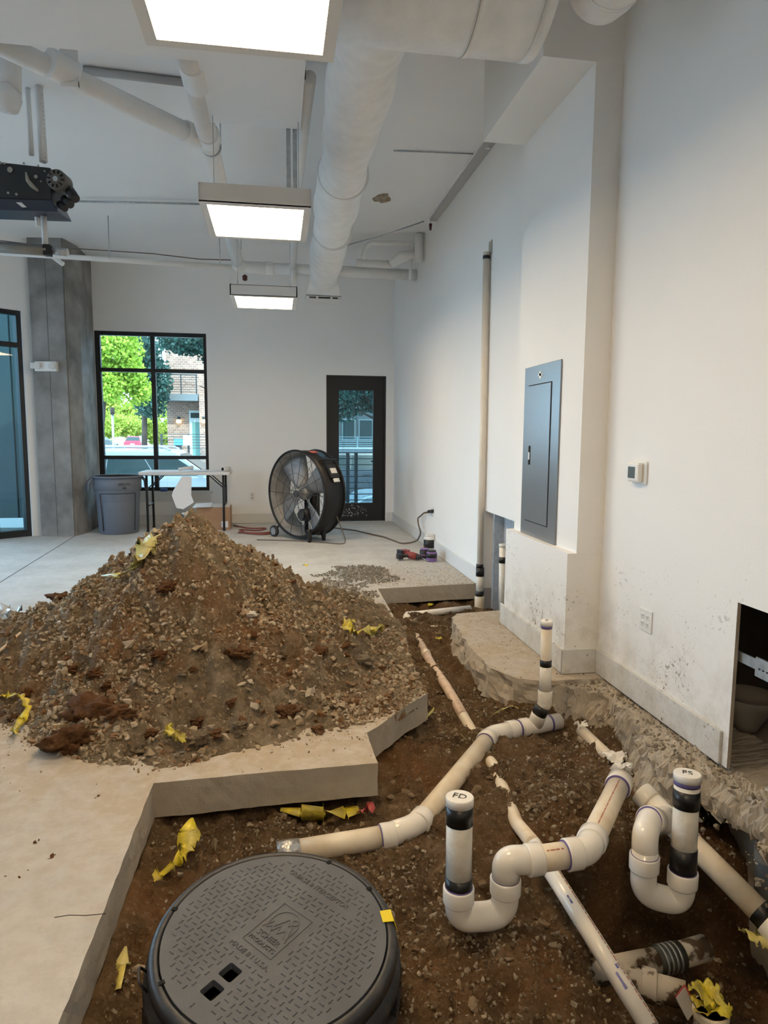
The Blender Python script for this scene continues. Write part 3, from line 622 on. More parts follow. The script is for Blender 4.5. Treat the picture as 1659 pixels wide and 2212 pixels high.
def lump(name, px, py, size, m, label, squash, seed, stretch=1.):
    p = on_heap(px, py); r = np.random.default_rng(seed); bm = bmesh.new(); bmesh.ops.create_icosphere(bm, subdivisions=4, radius=1)
    for v in bm.verts:
        c = v.co; k = float(fbm(np.array([c.x*1.3+seed]), np.array([c.y*1.3+c.z*1.7]), 1.6, 4, seed)[0]); v.co = c*(1+.85*k+.22*float(abs(fbm(np.array([c.x*3+seed]), np.array([c.y*3+c.z*4]), 2.2, 3, seed+2)[0]))); v.co.x *= stretch; v.co.z *= squash
        v.co *= size
    me = bpy.data.meshes.new(name); bm.to_mesh(me); bm.free(); me.transform(Matrix.Translation(Vector((p[0], p[1], p[2]+size*squash*.35))) @ Matrix.Rotation(r.uniform(-.4, .4), 4, 'Z'))
    for q in me.polygons: q.use_smooth = True
    o = link(name, me, m, heap)
    if label: o['label'] = label
    return o
lump('clod', 190, 1548, .085, 'clod', 'large red-brown clod at the front foot of the heap', .8, 3, 1.25)
lump('clod', 150, 1614, .085, 'clod', 'large red clod at the very front of the heap', .8, 4, 1.2)
lump('clod', 260, 1545, .05, 'clod', None, .6, 5, 1.2); lump('clod', 290, 1625, .045, 'mound', None, .6, 6); lump('clod', 430, 1600, .045, 'mound', None, .6, 8)
lump('clod', 620, 1545, .055, 'clod', None, .6, 9); lump('clod', 690, 1410, .05, 'clod', None, .6, 10); lump('clod', 520, 1415, .05, 'clod', None, .6, 12); lump('clod', 130, 1295, .06, 'clod', None, .6, 13, 1.3); lump('clod', 365, 1275, .06, 'clod', None, .6, 14)
lump('stone', 540, 1329, .034, 'white_stone', 'white stone on the face of the heap', .55, 15, 1.3); lump('stone', 403, 1112, .03, 'white_stone', 'pale stone at the top of the heap', .7, 16, 1.3); lump('stone', 128, 1347, .016, 'white_stone', None, .7, 17)
lump('stone', 785, 1432, .04, 'rubble', 'grey broken concrete lump beside the heap', .8, 18, 1.2)
for k in range(26): lump('clod', 30+RNG.uniform(0, 780), 1400+RNG.uniform(0, 190), RNG.uniform(.018, .036), 'clod' if k % 3 else 'mound', None, .65, 60+k)
# thin spill of gravel behind the heap
rg = np.random.default_rng(51); X = rg.uniform(.1, 1.25, 6000); Y = rg.uniform(5.3, 7.35, 6000); ok = np.minimum(((X-.80)/.38)**2+((Y-6.75)/.5)**2, ((X-.45)/.42)**2+((Y-6.1)/.6)**2)+1.5*fbm(X, Y, 4, 3, 3) < .85; X, Y = X[ok], Y[ok]
sp_o = thing('gravel_spill', 'flat patch of loose grey gravel behind the heap', 'gravel', (.8, 6.8, 0)); sz = .006+.024*rg.beta(1.1, 3.5, len(X)); gravel('gravel', np.c_[X, Y, sz*.35+.018*np.clip(1-((X-.8)/.42)**2-((Y-6.8)/.45)**2, 0, 1)], sz, 'rubble', sp_o, 3)
# crumbs on the slab around the foot of the heap
X = rng.uniform(-1.6, .92, 9000); Y = rng.uniform(2.72, 5.6, 9000); ok = inside(slab, X, Y) & (rng.uniform(size=9000) < np.clip((Y-2.72)*1.2-.15+.6*(X > .1)*(Y > 3), .03, 1)); X, Y = X[ok], Y[ok]; sz = .0025+.018*rng.beta(1, 6, len(X)); gravel('loose_crumbs', np.c_[X, Y, sz*.3], sz, 'stoneM', fl, 6)
X = rng.uniform(.95, 1.88, 900); Y = 6.15+1.5*rng.beta(1, 2, 900); sz = .003+.009*rng.beta(1, 5, len(X)); gravel('loose_crumbs', np.c_[X, Y, sz*.3], sz, 'rubble', fl, 7)

for k, (px, py, s_) in enumerate(((76, 1821, .012), (84, 1815, .008), (112, 1851, .014), (105, 1856, .007), (118, 1847, .007), (12, 1893, .006), (42, 1896, .008), (213, 1720, .010), (206, 1724, .006), (60, 1880, .005))):
    p = pz(px, py, 0); stone_obj('clay_crumb', (p[0], p[1], s_*.15), s_, 'clod', fl, np.random.default_rng(300+k), None, .5)
# ================================================================ PIPES IN THE TRENCH
def v3(p): return Vector(tuple(map(float, p)))
def lerp(a, b, t): return v3(a)*(1-t)+v3(b)*t
def seg(a, b, r, n=28, cap=True): return MB().tube([v3(a), v3(b)], r, n, cap)
def hub(a, b, r, wall=.004):
    """socket collar between a and b with a rounded lip"""
    a, b = v3(a), v3(b); d = (b-a).normalized(); L = (b-a).length
    return MB().tube([a, a+d*.003, a+d*.006, b-d*.004, b], [r-.003, r-.0005, r, r, r-.003], 28)
def ring(a, d, r, w=.006): a = v3(a); d = v3(d).normalized(); return MB().tube([a, a+d*w], r, 28)
R3 = .0445; H3 = .0535; R2 = .030; H2 = .037
def riser(t, base, top, r, tapes, cap_label=None, mat_mid='wrap', prim=True, dot=None):
    base, top = v3(base), v3(top); d = (top-base).normalized(); L = (top-base).length
    obj('riser_pipe', seg(base, top-d*.01, r), mat_mid, t)
    obj('cap', MB().tube([top-d*.028, top-d*.003, top], [r+.0035, r+.0035, r+.001], 32), 'pvc', t)
    if prim: obj('primer_ring', ring(top-d*.044, d, r+.0012, .016), 'primer', t)
    for a, b in tapes: obj('tape_band', MB().tube([base+d*L*a, base+d*L*b], r+.0022, 28), 'tape', t)
    if cap_label:
        text_mesh('lettering', cap_label, .042, .0004, 'ink', t, frame_mw(top+d*.0006, (.86, -.5, 0), (.5, .86, 0)))
# --- FD: floor-drain riser, trap and branch
fd = thing('floor_drain_pipe', 'capped white drain riser marked FD with its trap and bent branch pipe', 'drain pipe', (.594, 2.05, -.27))
A = v3((.594, 2.052, -.11)); top = v3((.596, 2.07, .215)); zc = -.016
riser(fd, A-Vector((0, 0, .02)), top, R3, [(.015, .20), (.73, .93)], 'FD')
B = Vector((.757, 2.045, 0))
trap = bend([A+Vector((0, 0, -.0)), (A.x, A.y, -.215), (B.x, B.y, -.215), (B.x, B.y, -.085)], .0815, 12)
obj('trap_bend', MB().tube(trap, R3+.002, 28), 'pvc', fd)
obj('socket', hub((A.x, A.y, -.155), (A.x, A.y, -.098), H3), 'pvc', fd); obj('primer_ring', ring((A.x, A.y, -.0985), (0, 0, 1), R3+.003, .004), 'primer', fd)
obj('socket', hub((B.x, B.y, -.135), (B.x, B.y, -.078), H3), 'pvc', fd); obj('primer_ring', ring((B.x, B.y, -.079), (0, 0, 1), R3+.003, .004), 'primer', fd)
h0 = Vector((.86, 2.037, zc+.0)); h1 = v3(pd(1232, 1848, 2.325)); h1.z = zc
obj('elbow', MB().tube(bend([(B.x, B.y, -.08), (B.x, B.y, zc), h0], .075, 12), R3+.003, 28), 'pvc', fd)
dh = (h1-h0).normalized(); obj('socket', hub(h0-dh*.035, h0+dh*.018, H3), 'pvc', fd)
obj('branch_pipe', seg(h0, h1, R3-.001), 'pvc_dirty', fd)
e0 = v3(pz(1268, 1838, zc)); f1 = v3(pz(1337, 1694, -.045)); df = (f1-e0).normalized()
obj('elbow', MB().tube(bend([h1, e0, e0+df*.11], .10, 10), R3+.004, 28), 'pvc', fd)
obj('socket', hub(h1-dh*.02, h1+dh*.035, H3), 'pvc', fd); obj('primer_ring', ring(h1-dh*.023, dh, R3+.004, .004), 'primer', fd)
obj('socket', hub(e0+df*.06, e0+df*.11, H3), 'pvc', fd)
obj('branch_pipe', seg(e0+df*.08, f1, R3-.001), 'pvc_dirty', fd)
obj('socket', hub(f1-df*.03, f1+df*.04, H3), 'pvc', fd); obj('primer_ring', ring(f1-df*.034, df, R3+.006, .005), 'primer', fd)
def print_line(t, a, b, r, m='redprint', w=.0022, lift=(0, -.45, .9), gaps=14, seed=1):
    a, b = v3(a), v3(b); d = (b-a).normalized(); u = Vector(lift); u = (u-d*u.dot(d)).normalized(); s_ = d.cross(u); rr = np.random.default_rng(seed); mb = MB(); L = (b-a).length; x = 0
    while x < L-.006:
        l = min(rr.uniform(.006, .02), L-x); p = a+d*(x+l/2)+u*(r+.0002); R = Matrix((d, s_, u)).transposed(); mb.box(p, (l, w*2.4, .0008), R=R); x += l+rr.uniform(.002, .008)
    o = obj('printed_line', mb, m, t); return o
print_line(fd, h0+dh*.03, h1-dh*.035, R3-.001, seed=2, w=.002); print_line(fd, e0+df*.13, f1-df*.05, R3-.001, seed=3, lift=(-.2, -.5, .8), w=.002)
# --- FS: floor-sink riser, trap, wye and the main beside the wall
fs = thing('floor_sink_pipe', 'capped white drain riser marked FS with deep trap by the wall', 'drain pipe', (1.46, 2.09, -.3))
A = v3((1.455, 2.095, -.165)); top = v3((1.468, 2.122, .205))
riser(fs, A, top, R3, [(.02, .26), (.66, .84)], 'FS')
Bx, By = 1.318, 2.125
obj('trap_bend', MB().tube(bend([A, (A.x, A.y, -.285), (Bx, By, -.255), (Bx, By, -.08)], .078, 12), R3+.002, 28), 'pvc', fs)
obj('socket', hub((A.x, A.y, -.215), (A.x, A.y, -.155), H3), 'pvc', fs); obj('primer_ring', ring((A.x, A.y, -.156), (0, 0, 1), R3+.004, .003), 'primer', fs)
obj('socket', hub((Bx, By, -.16), (Bx, By, -.10), H3), 'pvc', fs); obj('primer_ring', ring((Bx, By, -.101), (0, 0, 1), R3+.004, .003), 'primer', fs)
m0 = v3(pd(1386, 1712, 2.86)); m1 = v3(pd(1662, 1990, 2.44)); dm = (m1-m0).normalized(); wy = m0+dm*.16
up = v3(pd(1403, 1772, 2.56))
obj('trap_arm', MB().tube(bend([(Bx, By, -.105), (Bx+.003, By+.01, -.03), up, lerp(up, wy, .55), wy-dm*.03], .06, 8), R3+.002, 28), 'pvc', fs)
db = (wy-up).normalized(); obj('socket', hub(up-db*.005, up+db*.06, H3), 'pvc', fs); obj('primer_ring', ring(up-db*.008, db, R3+.005, .004), 'primer', fs)
obj('main_pipe', seg(m0+dm*.02, m1, R3), 'pvc_dirty', fs); obj('wye', seg(m0+dm*.03, m0+dm*.26, R3+.004), 'pvc', fs)
obj('socket', hub(m0-dm*.005, m0+dm*.05, H3-.002), 'pvc', fs); obj('primer_ring', ring(m0+dm*.05, dm, R3+.006, .003), 'pvc_dirty', fs)
e2 = m1-dm*.045; obj('tape_band', MB().tube([e2, e2+dm*.04], R3+.004, 8), 'tape', fs); obj('rag_end', MB().tube([e2+dm*.04, e2+dm*.10, e2+dm*.14], [R3+.012, R3+.018, R3+.004], 12), 'pvc', fs)
# --- thin supply run along the trench floor
sr = thing('vent_pipe_run', 'thin white pipe running the length of the trench with printed red line', 'pipe', (1.05, 3.2, -.2))
n1 = v3(pd(1405, 2222, 2.02)); n2 = v3(pd(1152, 1822, 2.56)); n3 = v3(pz(1068, 1658, -.222)); n35 = v3(pz(1035, 1605, -.272)); n4 = v3(pz(1000, 1545, -.188)); n5 = v3(pz(935, 1440, -.185)); n6 = v3(pz(876, 1330, -.172)); n7 = v3(pz(1015, 1314, -.172))
obj('pipe_near', seg(n1, n2, R2), 'pvc', sr); obj('pipe_buried', MB().tube([n2, lerp(n2, n3, .35)+Vector((0, 0, -.052)), n3, n35, n4], R2*.95, 20), 'pvc_dirty', sr)
obj('pipe_far', MB().tube([n4, lerp(n4, n5, .5)+Vector((0, 0, .012)), n5, lerp(n5, n6, .5)], R2, 20), mat('pink_dusty_pvc', (.70, .55, .43), .5, col2=(.52, .38, .27), nscale=18, nmix=(.45, .75)), sr)
obj('pipe_far', seg(lerp(n5, n6, .47), n6, R2), 'pvc_dirty', sr); obj('pipe_turn', MB().tube(bend([lerp(n6, n5, .12), n6, lerp(n6, n7, .12)], .03, 6), R2+.006, 20), 'pvc', sr); obj('pipe_cross', seg(lerp(n6, n7, .1), n7, R2), 'pvc', sr)
for t_ in (.18, .5, .8): q = lerp(n5, n6, t_); obj('coupling', hub(q, q+(n6-n5).normalized()*.06, R2+.005), 'pvc_dirty', sr)
b1 = v3(pz(905, 1361, -.172)); b2 = v3(pz(970, 1355, -.165)); obj('side_branch', seg(b1, b2, R2*.9), 'pvc_dirty', sr)
dn = (n1-n2).normalized(); print_line(sr, n2+dn*.06, n1, R2, lift=(.45, -.25, .85), gaps=0, seed=5, w=.0019)
dr = MB()
for (t_, s_, w_) in ((.36, .010, .006), (.375, .006, .004), (.39, .012, .007), (.74, .014, .009), (.80, .05, .008), (.83, .014, .010)):
    q = n2*(1-t_)+n1*t_; u = Vector((-.35, -.45, .8)) if t_ != .74 else Vector((.1, -.4, .85)); u = (u-dn*u.dot(dn)).normalized(); R = Matrix((dn, dn.cross(u), u)).transposed(); dr.box(q+u*(R2+.0002), (s_, w_, .0012), R=R)
obj('primer_drips', dr, 'blueink', sr)
# --- the long buried three-inch line with wye and riser
ll = thing('drain_line', 'long bent white drain line crossing the trench with wye and tall capped riser', 'drain pipe', (.8, 2.9, -.25))
zz = -.205
q0 = v3(pz(648, 1838, zz-.01)); q1 = v3(pz(838, 1806, zz)); q2 = v3(pz(905, 1778, zz)); q3 = v3(pz(1052, 1598, zz)); q4 = v3(pz(1090, 1580, zz)); q5 = v3(pz(1208, 1558, zz))
pb = bend([q0, lerp(q1, q2, .55), lerp(q3, q4, .1), q5], [.35, .2], 10)
obj('pipe_left', seg(q0, q1, R3), 'pvc_dirty', ll); obj('pipe_middle', seg(q2, q3, R3), 'pvc_dirty', ll)
d01 = (q1-q0).normalized(); d23 = (q3-q2).normalized(); d45 = (q5-q4).normalized()
obj('elbow', MB().tube(bend([q1-d01*.02, lerp(q1, q2, .6)+d01*.02, q2+d23*.03], .15, 10), R3+.004, 28), 'pvc', ll); obj('socket', hub(q1-d01*.03, q1+d01*.03, H3), 'pvc', ll); obj('socket', hub(q2-d23*.01, q2+d23*.05, H3), 'pvc', ll); obj('primer_ring', ring(q1-d01*.034, d01, R3+.004, .004), 'primer', ll)
obj('elbow', MB().tube(bend([q3-d23*.03, q3+d23*.07, q4+d45*.06], .12, 10), R3+.004, 28), 'pvc', ll); obj('socket', hub(q3-d23*.03, q3+d23*.03, H3), 'pvc', ll); obj('primer_ring', ring(q3-d23*.034, d23, R3+.004, .004), 'primer', ll)
obj('socket', hub(q4+d45*.02, q4+d45*.075, H3), 'pvc', ll); obj('primer_ring', ring(q4+d45*.085, d45, R3+.006, .010), 'primer', ll); obj('socket', hub(q4+d45*.105, q4+d45*.155, H3), 'pvc', ll)
obj('wye', seg(q4+d45*.05, q5, R3+.002), 'pvc', ll); obj('primer_ring', ring(q5-d45*.075, d45, R3+.004, .012), 'primer', ll)
w0 = q4+d45*.20; rt = v3(pyp(1181, 1340, 3.42)); rb = v3(pyp(1177, 1520, 3.42)); w1_ = v3(pyp(1163, 1545, 3.43)); rb.z = max(rb.z, -.06)
obj('wye_branch', MB().tube([w0, w1_, lerp(w1_, rb, .25)], [R3, R2+.012, R2+.009], 24), 'pvc', ll)
dw = (rb-w1_).normalized(); obj('tape_band', MB().tube([w1_+dw*.005, lerp(w1_, rb, .75)], R2+.011, 20), 'tape', ll)
obj('riser_elbow', MB().tube([lerp(w1_, rb, .6), rb, lerp(rb, rt, .12)], [R2+.009, R2+.010, R2+.007], 20), 'wrap', ll)
obj('socket', hub(rb+Vector((0, 0, .005)), lerp(rb, rt, .16), R2+.010), 'wrap', ll); obj('primer_ring', ring(lerp(rb, rt, .165), rt-rb, R2+.004, .006), 'primer', ll)
riser(ll, lerp(rb, rt, .1), rt, R2, [(.39, .48)], 'S', 'pvc_dirty')
obj('wrap_film', MB().tube([lerp(rb, rt, .16), lerp(rb, rt, .3), lerp(rb, rt, .46)], [R2+.006, R2+.003, R2+.002], 20), 'wrap', ll)
# foil tape on the far left end of the line
obj('foil_tape', MB().tube([q0-d01*.09, q0-d01*.05, q0+d01*.0], [R3+.004, R3+.006, R3+.003], 12), mat('crinkled_foil', (.5, .5, .5), .25, .6, bump=.8, bscale=40), ll); obj('pipe_stub', seg(q0-d01*.06, q0+d01*.05, R3-.004), 'pvc_dirty', ll)
# --- buried stub with torn film near the wall
bs = thing('buried_pipe_stub', 'short half-buried tan pipe with torn white film ends', 'pipe', (1.65, 3.2, -.2))
s0 = v3(pz(1256, 1578, -.175)); s1 = v3(pz(1328, 1648, -.165)); obj('pipe', seg(s0, s1, R2), 'pvc_dirty', bs)
def crumple(name, c, size, m, parent, seed, flat=.5, n=14, asp=1., rz=0., tilt=0., raw=False):
    """torn crumpled sheet of plastic"""
    r = np.random.default_rng(seed); u, v = np.meshgrid(np.linspace(-1, 1, n), np.linspace(-1, 1, n), indexing='ij')
    rr = 1+.5*fbm(u*2+seed, v*2, 1.1, 3, seed); x = u*size*asp*rr; y = v*size*rr; z = size*flat*(fbm(u+seed*3, v, 1.6, 4, seed+1)*1.6+.35*np.abs(u))
    P = np.c_[x.ravel(), y.ravel(), z.ravel()]; T = Matrix.Translation(v3(c)) @ Matrix.Rotation(rz, 4, 'Z') @ Matrix.Rotation(tilt, 4, 'X')
    fcs = grid_faces(n, n); edge = fbm(u*3+seed, v*3, 1.7, 2, seed+5).ravel(); rad = np.maximum(np.abs(u), np.abs(v)).ravel(); keepf = (rad+.7*edge)[fcs].mean(1) < .92
    me = fast_mesh(name, P, fcs[keepf]); me.transform(T); o = link(name, me, m, parent)
    sd = o.modifiers.new('thickness', 'SOLIDIFY'); sd.thickness = .0012; return o
crumple('torn_film', s0+Vector((0, 0, .03)), .032, 'pvc', bs, 4, .8); crumple('torn_film', s1+Vector((.0, .0, .03)), .045, 'pvc', bs, 5, .6, asp=1.2); crumple('torn_film', (f1+df*.05)+Vector((0, 0, .05)), .04, 'pvc', bs, 6, .9, asp=.6, rz=.9)
# --- pipes at the far wall cut
tp = thing('standing_pipe', 'tall cream pipe standing against the far wall with tape at its foot', 'pipe', (1.86, 5.93, -.2))
xp = 1.868; tb = pxp(1038, 1300, xp); tm = pxp(1037, 1228, xp); tt = pxp(1051, 545, xp); yq = tt[1]
obj('pipe', seg((xp, yq-.03, -.15), (xp, yq, tt[2]), .03), mat('cream_old_pvc', (.84, .76, .65), .4, col2=(.78, .69, .57), nscale=3), tp)
obj('tape_band', seg((xp, yq, tt[2]-.06), (xp, yq, tt[2]-.03), .0325), 'tape', tp); obj('wrapped_foot', seg((xp, yq-.03, -.06), (xp, yq-.028, .17), .036), 'wrap', tp)
obj('tape_band', seg((xp, yq-.028, .12), (xp, yq-.028, .20), .039), 'tape', tp); obj('tape_band', seg((xp-.004, yq-.028, .20), (xp-.004, yq-.028, .235), .034), 'tape', tp); obj('tape_band', seg((xp, yq-.03, -.075), (xp, yq-.03, -.02), .039), 'tape', tp); obj('foot_coupling', hub((xp, yq-.03, -.19), (xp, yq-.03, -.07), .045), 'pvc_dirty', tp)
obj('torn_paint', MB().bb(XR-.004, XR+.0, yq-.05, yq+.05, tt[2]-.02, tt[2]+.10), 'cut', tp)
wp = thing('wall_stub_pipe', 'short wrapped capped stub pipe standing in the wall cut beside the bump-out', 'pipe', (1.93, 5.5, -.2))
riser(wp, (1.925, 5.47, -.17), (1.925, 5.50, .50), .034, [(.75, .83)], None, 'wrap', False)
# ================================================================ INTERCEPTOR COVER
LC = Vector((-.018, 1.845, -.035)); LR = .325
TL = Matrix.Rotation(math.radians(5.0), 3, 'X') @ Matrix.Rotation(math.radians(1.2), 3, 'Y')
lid = thing('access_cover', 'round dark grey access cover with raised tread and two square holes', 'manhole cover', (LC.x, LC.y, -.3))
Z3 = Matrix.Rotation(math.radians(-46), 3, 'Z')
def L2W(u, v, w=0.): return TL @ (Z3 @ Vector((u, v, w)))+LC
MWL = Matrix.Translation(LC) @ TL.to_4x4() @ Z3.to_4x4()
# plate with two square lifting holes: build from a grid of sectors
def plate():
    hs = [(.005, -.237, .024), (.0, -.171, .024)]; bm = bmesh.new(); N = 96
    outer = [bm.verts.new((LR*math.cos(2*math.pi*i/N), LR*math.sin(2*math.pi*i/N), 0)) for i in range(N)]
    edges = [bm.edges.new((outer[i], outer[(i+1) % N])) for i in range(N)]
    for (u, v, h) in hs:
        r = .006; pts = []
        for sx, sy in ((1, 1), (-1, 1), (-1, -1), (1, -1)):
            for k in range(4):
                a = {(1, 1): 0, (-1, 1): 90, (-1, -1): 180, (1, -1): 270}[(sx, sy)]+k*30; pts.append((u+sx*(h-r)+r*math.cos(math.radians(a)), v+sy*(h-r)+r*math.sin(math.radians(a))))
        vs = [bm.verts.new((x, y, 0)) for x, y in pts]; edges += [bm.edges.new((vs[i], vs[(i+1) % len(vs)])) for i in range(len(vs))]
    g = bmesh.ops.triangle_fill(bm, edges=edges, use_beauty=True, use_dissolve=False)
    bad = [f for f in bm.faces if any(abs(f.calc_center_median().x-u) < h-.004 and abs(f.calc_center_median().y-v) < h-.004 for u, v, h in hs)]
    bmesh.ops.delete(bm, geom=bad, context='FACES_ONLY')
    e = bmesh.ops.extrude_face_region(bm, geom=list(bm.faces)); bmesh.ops.translate(bm, vec=(0, 0, -.022), verts=[q for q in e['geom'] if isinstance(q, bmesh.types.BMVert)])
    bmesh.ops.recalc_face_normals(bm, faces=bm.faces); me = bpy.data.meshes.new('cover_plate'); bm.to_mesh(me); bm.free(); me.transform(MWL); return me
link('cover_plate', plate(), 'lid', lid)
obj('hole_well', MB().bb(-.03, .03, -.27, -.14, -.08, -.07), 'hole', lid).data.transform(MWL)
tr = MB()
for i in range(-13, 14):
    for k in range(-15, 16):
        u = i*.0235+(.5 if k % 2 else 0)*.0235; v = k*.0212
        if math.hypot(u, v) > LR-.028: continue
        if -.085 < u < .075 and -.09 < v < .115: continue
        if -.10 < u < .11 and -.125 < v < -.075: continue
        if -.175 < u < .13 and .19 < v < .225: continue
        if abs(u) < .045 and -.28 < v < -.13: continue
        a = .0 if (i+k) % 2 else math.pi/2
        L = .0175
        tr.add([Vector((u+math.cos(a)*x-math.sin(a)*y, v+math.sin(a)*x+math.cos(a)*y, z)) for x, y, z in ((-L/2, -.0028, 0), (L/2, -.0028, 0), (L/2, .0028, 0), (-L/2, .0028, 0), (-L/2+.003, -.001, .0026), (L/2-.003, -.001, .0026), (L/2-.003, .001, .0026), (-L/2+.003, .001, .0026))],
               [(0, 1, 5, 4), (1, 2, 6, 5), (2, 3, 7, 6), (3, 0, 4, 7), (4, 5, 6, 7)])
o = obj('raised_tread', tr, 'lid', lid); o.data.transform(MWL); o['kind'] = 'stuff'
def raised(name, pts, w=.0022, h=.0022, closed=False):
    mb = MB(); P = pts+[pts[0]] if closed else pts
    for a, b in zip(P[:-1], P[1:]):
        dx, dy = b[0]-a[0], b[1]-a[1]; mb.box(((a[0]+b[0])/2, (a[1]+b[1])/2, h/2), (math.hypot(dx, dy)+w*.6, w, h), math.atan2(dy, dx))
    o = obj(name, mb, 'lid', lid); o.data.transform(MWL); return o
raised('emblem_border', [(-.062, -.072), (.054, -.072), (.054, .098), (-.062, .098)], closed=True)
arch = [(-.045+.0, .015)]+[(-.004+.044*math.cos(a), .04+.046*math.sin(a)) for a in np.linspace(math.pi, 0, 14)]+[(.04, .0)]
raised('emblem_arch', arch); raised('emblem_peaks', [(-.05, -.005), (-.035, .03), (-.022, .015), (-.002, .062), (.012, .04), (.02, .052), (.046, -.01)]); raised('emblem_peaks', [(-.04, .0), (-.028, .012), (-.018, -.004), (-.006, .028), (.004, .0), (.018, .022), (.03, .0)]); raised('emblem_sun', [(.02+.01*math.cos(a), .062+.01*math.sin(a)) for a in np.linspace(0, 6.28, 10)])
for s_, txt, u, v, sz in ((0, 'SCHIER', -.004, -.026, .027), (1, 'PRODUCTS', -.004, -.052, .0195), (2, 'MADE IN U.S.A.', -.002, -.101, .0235), (3, 'GREASE INTERCEPTOR', -.022, .207, .0245)):
    text_mesh('embossed_lettering', txt, sz, .0016, 'lid', lid, MWL @ Matrix.Translation((u, v, .001)))
def tilted(o): o.data.transform(Matrix.Translation(LC) @ TL.to_4x4()); return o
tilted(obj('rim', MB().lathe([(LR+.004, -.03), (LR+.004, -.004), (LR+.008, .0), (LR+.024, -.003), (LR+.032, -.015), (LR+.034, -.04), (LR+.024, -.045), (LR+.02, -.07), (LR+.004, -.07)], n=96, closed_ends=False), 'ring', lid))
tilted(obj('riser_barrel', MB().lathe([(LR+.02, -.06), (LR+.045, -.075), (LR+.047, -.095), (LR+.028, -.10), (LR+.026, -.16), (LR+.05, -.17), (LR+.05, -.19), (LR+.03, -.2), (LR+.03, -.45)], n=96, closed_ends=False), 'ring', lid))
rb_ = MB()
for k in range(24):
    a = 2*math.pi*k/24+.1; rb_.box((math.cos(a)*(LR+.036), math.sin(a)*(LR+.036), -.13), (.026, .008, .075), a)
o = tilted(obj('barrel_ribs', rb_, 'ring', lid)); o['kind'] = 'stuff'
for a in (2.75, 3.55, 1.0, .45, 4.2):
    tilted(obj('bolt_notch', MB().box((math.cos(a)*(LR+.004), math.sin(a)*(LR+.004), .0005), (.016, .012, .004), a), 'hole', lid))
a = 3.32; tilted(obj('lift_handle', MB().tube(bend([(math.cos(a-.09)*(LR+.034), math.sin(a-.09)*(LR+.034), -.06), (math.cos(a-.07)*(LR+.055), math.sin(a-.07)*(LR+.055), -.03), (math.cos(a+.07)*(LR+.055), math.sin(a+.07)*(LR+.055), -.03), (math.cos(a+.09)*(LR+.034), math.sin(a+.09)*(LR+.034), -.06)], .012, 5), .004, 8), 'ring', lid))
a = .075; c_ = Vector((math.cos(a)*(LR+.005), math.sin(a)*(LR+.005), .004)); tg = Vector((-math.sin(a), math.cos(a), 0)); rd = Vector((math.cos(a), math.sin(a), 0))
stk = MB().add([c_-rd*.012-tg*.022, c_+rd*.022-tg*.024, c_+rd*.022+tg*.022, c_-rd*.012+tg*.022], [(0, 1, 2, 3)]).add([c_+rd*.022-tg*.024, c_+rd*.034-tg*.026-Vector((0, 0, .03)), c_+rd*.034+tg*.018-Vector((0, 0, .03)), c_+rd*.022+tg*.022], [(0, 1, 2, 3)])
o = tilted(obj('warning_sticker', stk, 'yellow2', lid)); so_ = o.modifiers.new('t', 'SOLIDIFY'); so_.thickness = .0015; o['label'] = 'bright yellow warning sticker'
d_ = MB().add([c_+rd*.0255-tg*.020-Vector((0, 0, .003)), c_+rd*.0335-tg*.022-Vector((0, 0, .022)), c_+rd*.0335+tg*.012-Vector((0, 0, .022)), c_+rd*.0255+tg*.016-Vector((0, 0, .003))], [(0, 1, 2, 3)])
o = tilted(obj('sticker_print', d_, 'ink', lid)); o.data.transform(Matrix.Translation((.002, 0, .001)))

# ================================================================ OLD PIPE IN THE PIT
op = thing('old_sewer_pipe', 'mud-caked old white pipe with fittings in the deep pit', 'pipe', (1.35, 1.9, -.5))
k0 = v3(pz(1300, 2098, -.52)); k1 = v3(pz(1420, 2075, -.52)); k2 = v3(pz(1500, 2052, -.52)); dk = (k2-k0).normalized()
obj('pipe', seg(k0-dk*.12, k1, .046), 'pvc_mud', op); obj('rubber_coupling', MB().tube([k1-dk*.01, k1+dk*.10], .05, 20), mat('grey_rubber', (.05, .055, .05), .4), op)
for t_ in (.01, .03, .05, .07): obj('clamp_band', ring(k1+dk*t_, dk, .052, .008), 'galv', op)
obj('pipe_end', seg(k1+dk*.09, k2+dk*.05, .045), 'pvc_mud', op)
j0 = v3(pz(1345, 2112, -.51)); j1 = v3(pz(1480, 2150, -.51)); dj = (j1-j0).normalized(); obj('wye_arm', seg(j0, j1, .044), 'pvc_mud', op); obj('socket', hub(lerp(j0, j1, .3), lerp(j0, j1, .55), .055), 'pvc_mud', op)
tg_ = v3(pz(1482, 2168, -.45)); obj('paper_tag', MB().box(tg_, (.066, .066, .003), R=Matrix.Rotation(.6, 3, 'Z') @ Matrix.Rotation(.9, 3, 'X')), mat('dusty_paper', (.42, .40, .37), .9), op)
obj('tag_border', MB().box(tg_+Vector((.006, .008, -.002)), (.074, .072, .003), R=Matrix.Rotation(.6, 3, 'Z') @ Matrix.Rotation(.9, 3, 'X')), 'red', op)
yc = v3(pz(1535, 2178, -.46)); ys = thing('stub_with_yellow_cap', 'white stub pipe with a torn yellow plastic cap in the pit', 'pipe', yc)
obj('stub', seg(yc-Vector((0, 0, .12)), yc, .05), 'pvc_mud', ys); obj('socket', hub(yc-Vector((0, 0, .03)), yc, .058), 'pvc_dirty', ys); crumple('yellow_film', yc+Vector((-.01, .02, .03)), .05, 'yellow', ys, 33, .9); crumple('yellow_film', yc+Vector((.0, .0, .01)), .055, 'yellow', ys, 34, .5)
wp2 = thing('white_wall_pipe', 'white pipe end standing at the right edge beside the wall hole', 'pipe', (1.95, 2.15, -.3))
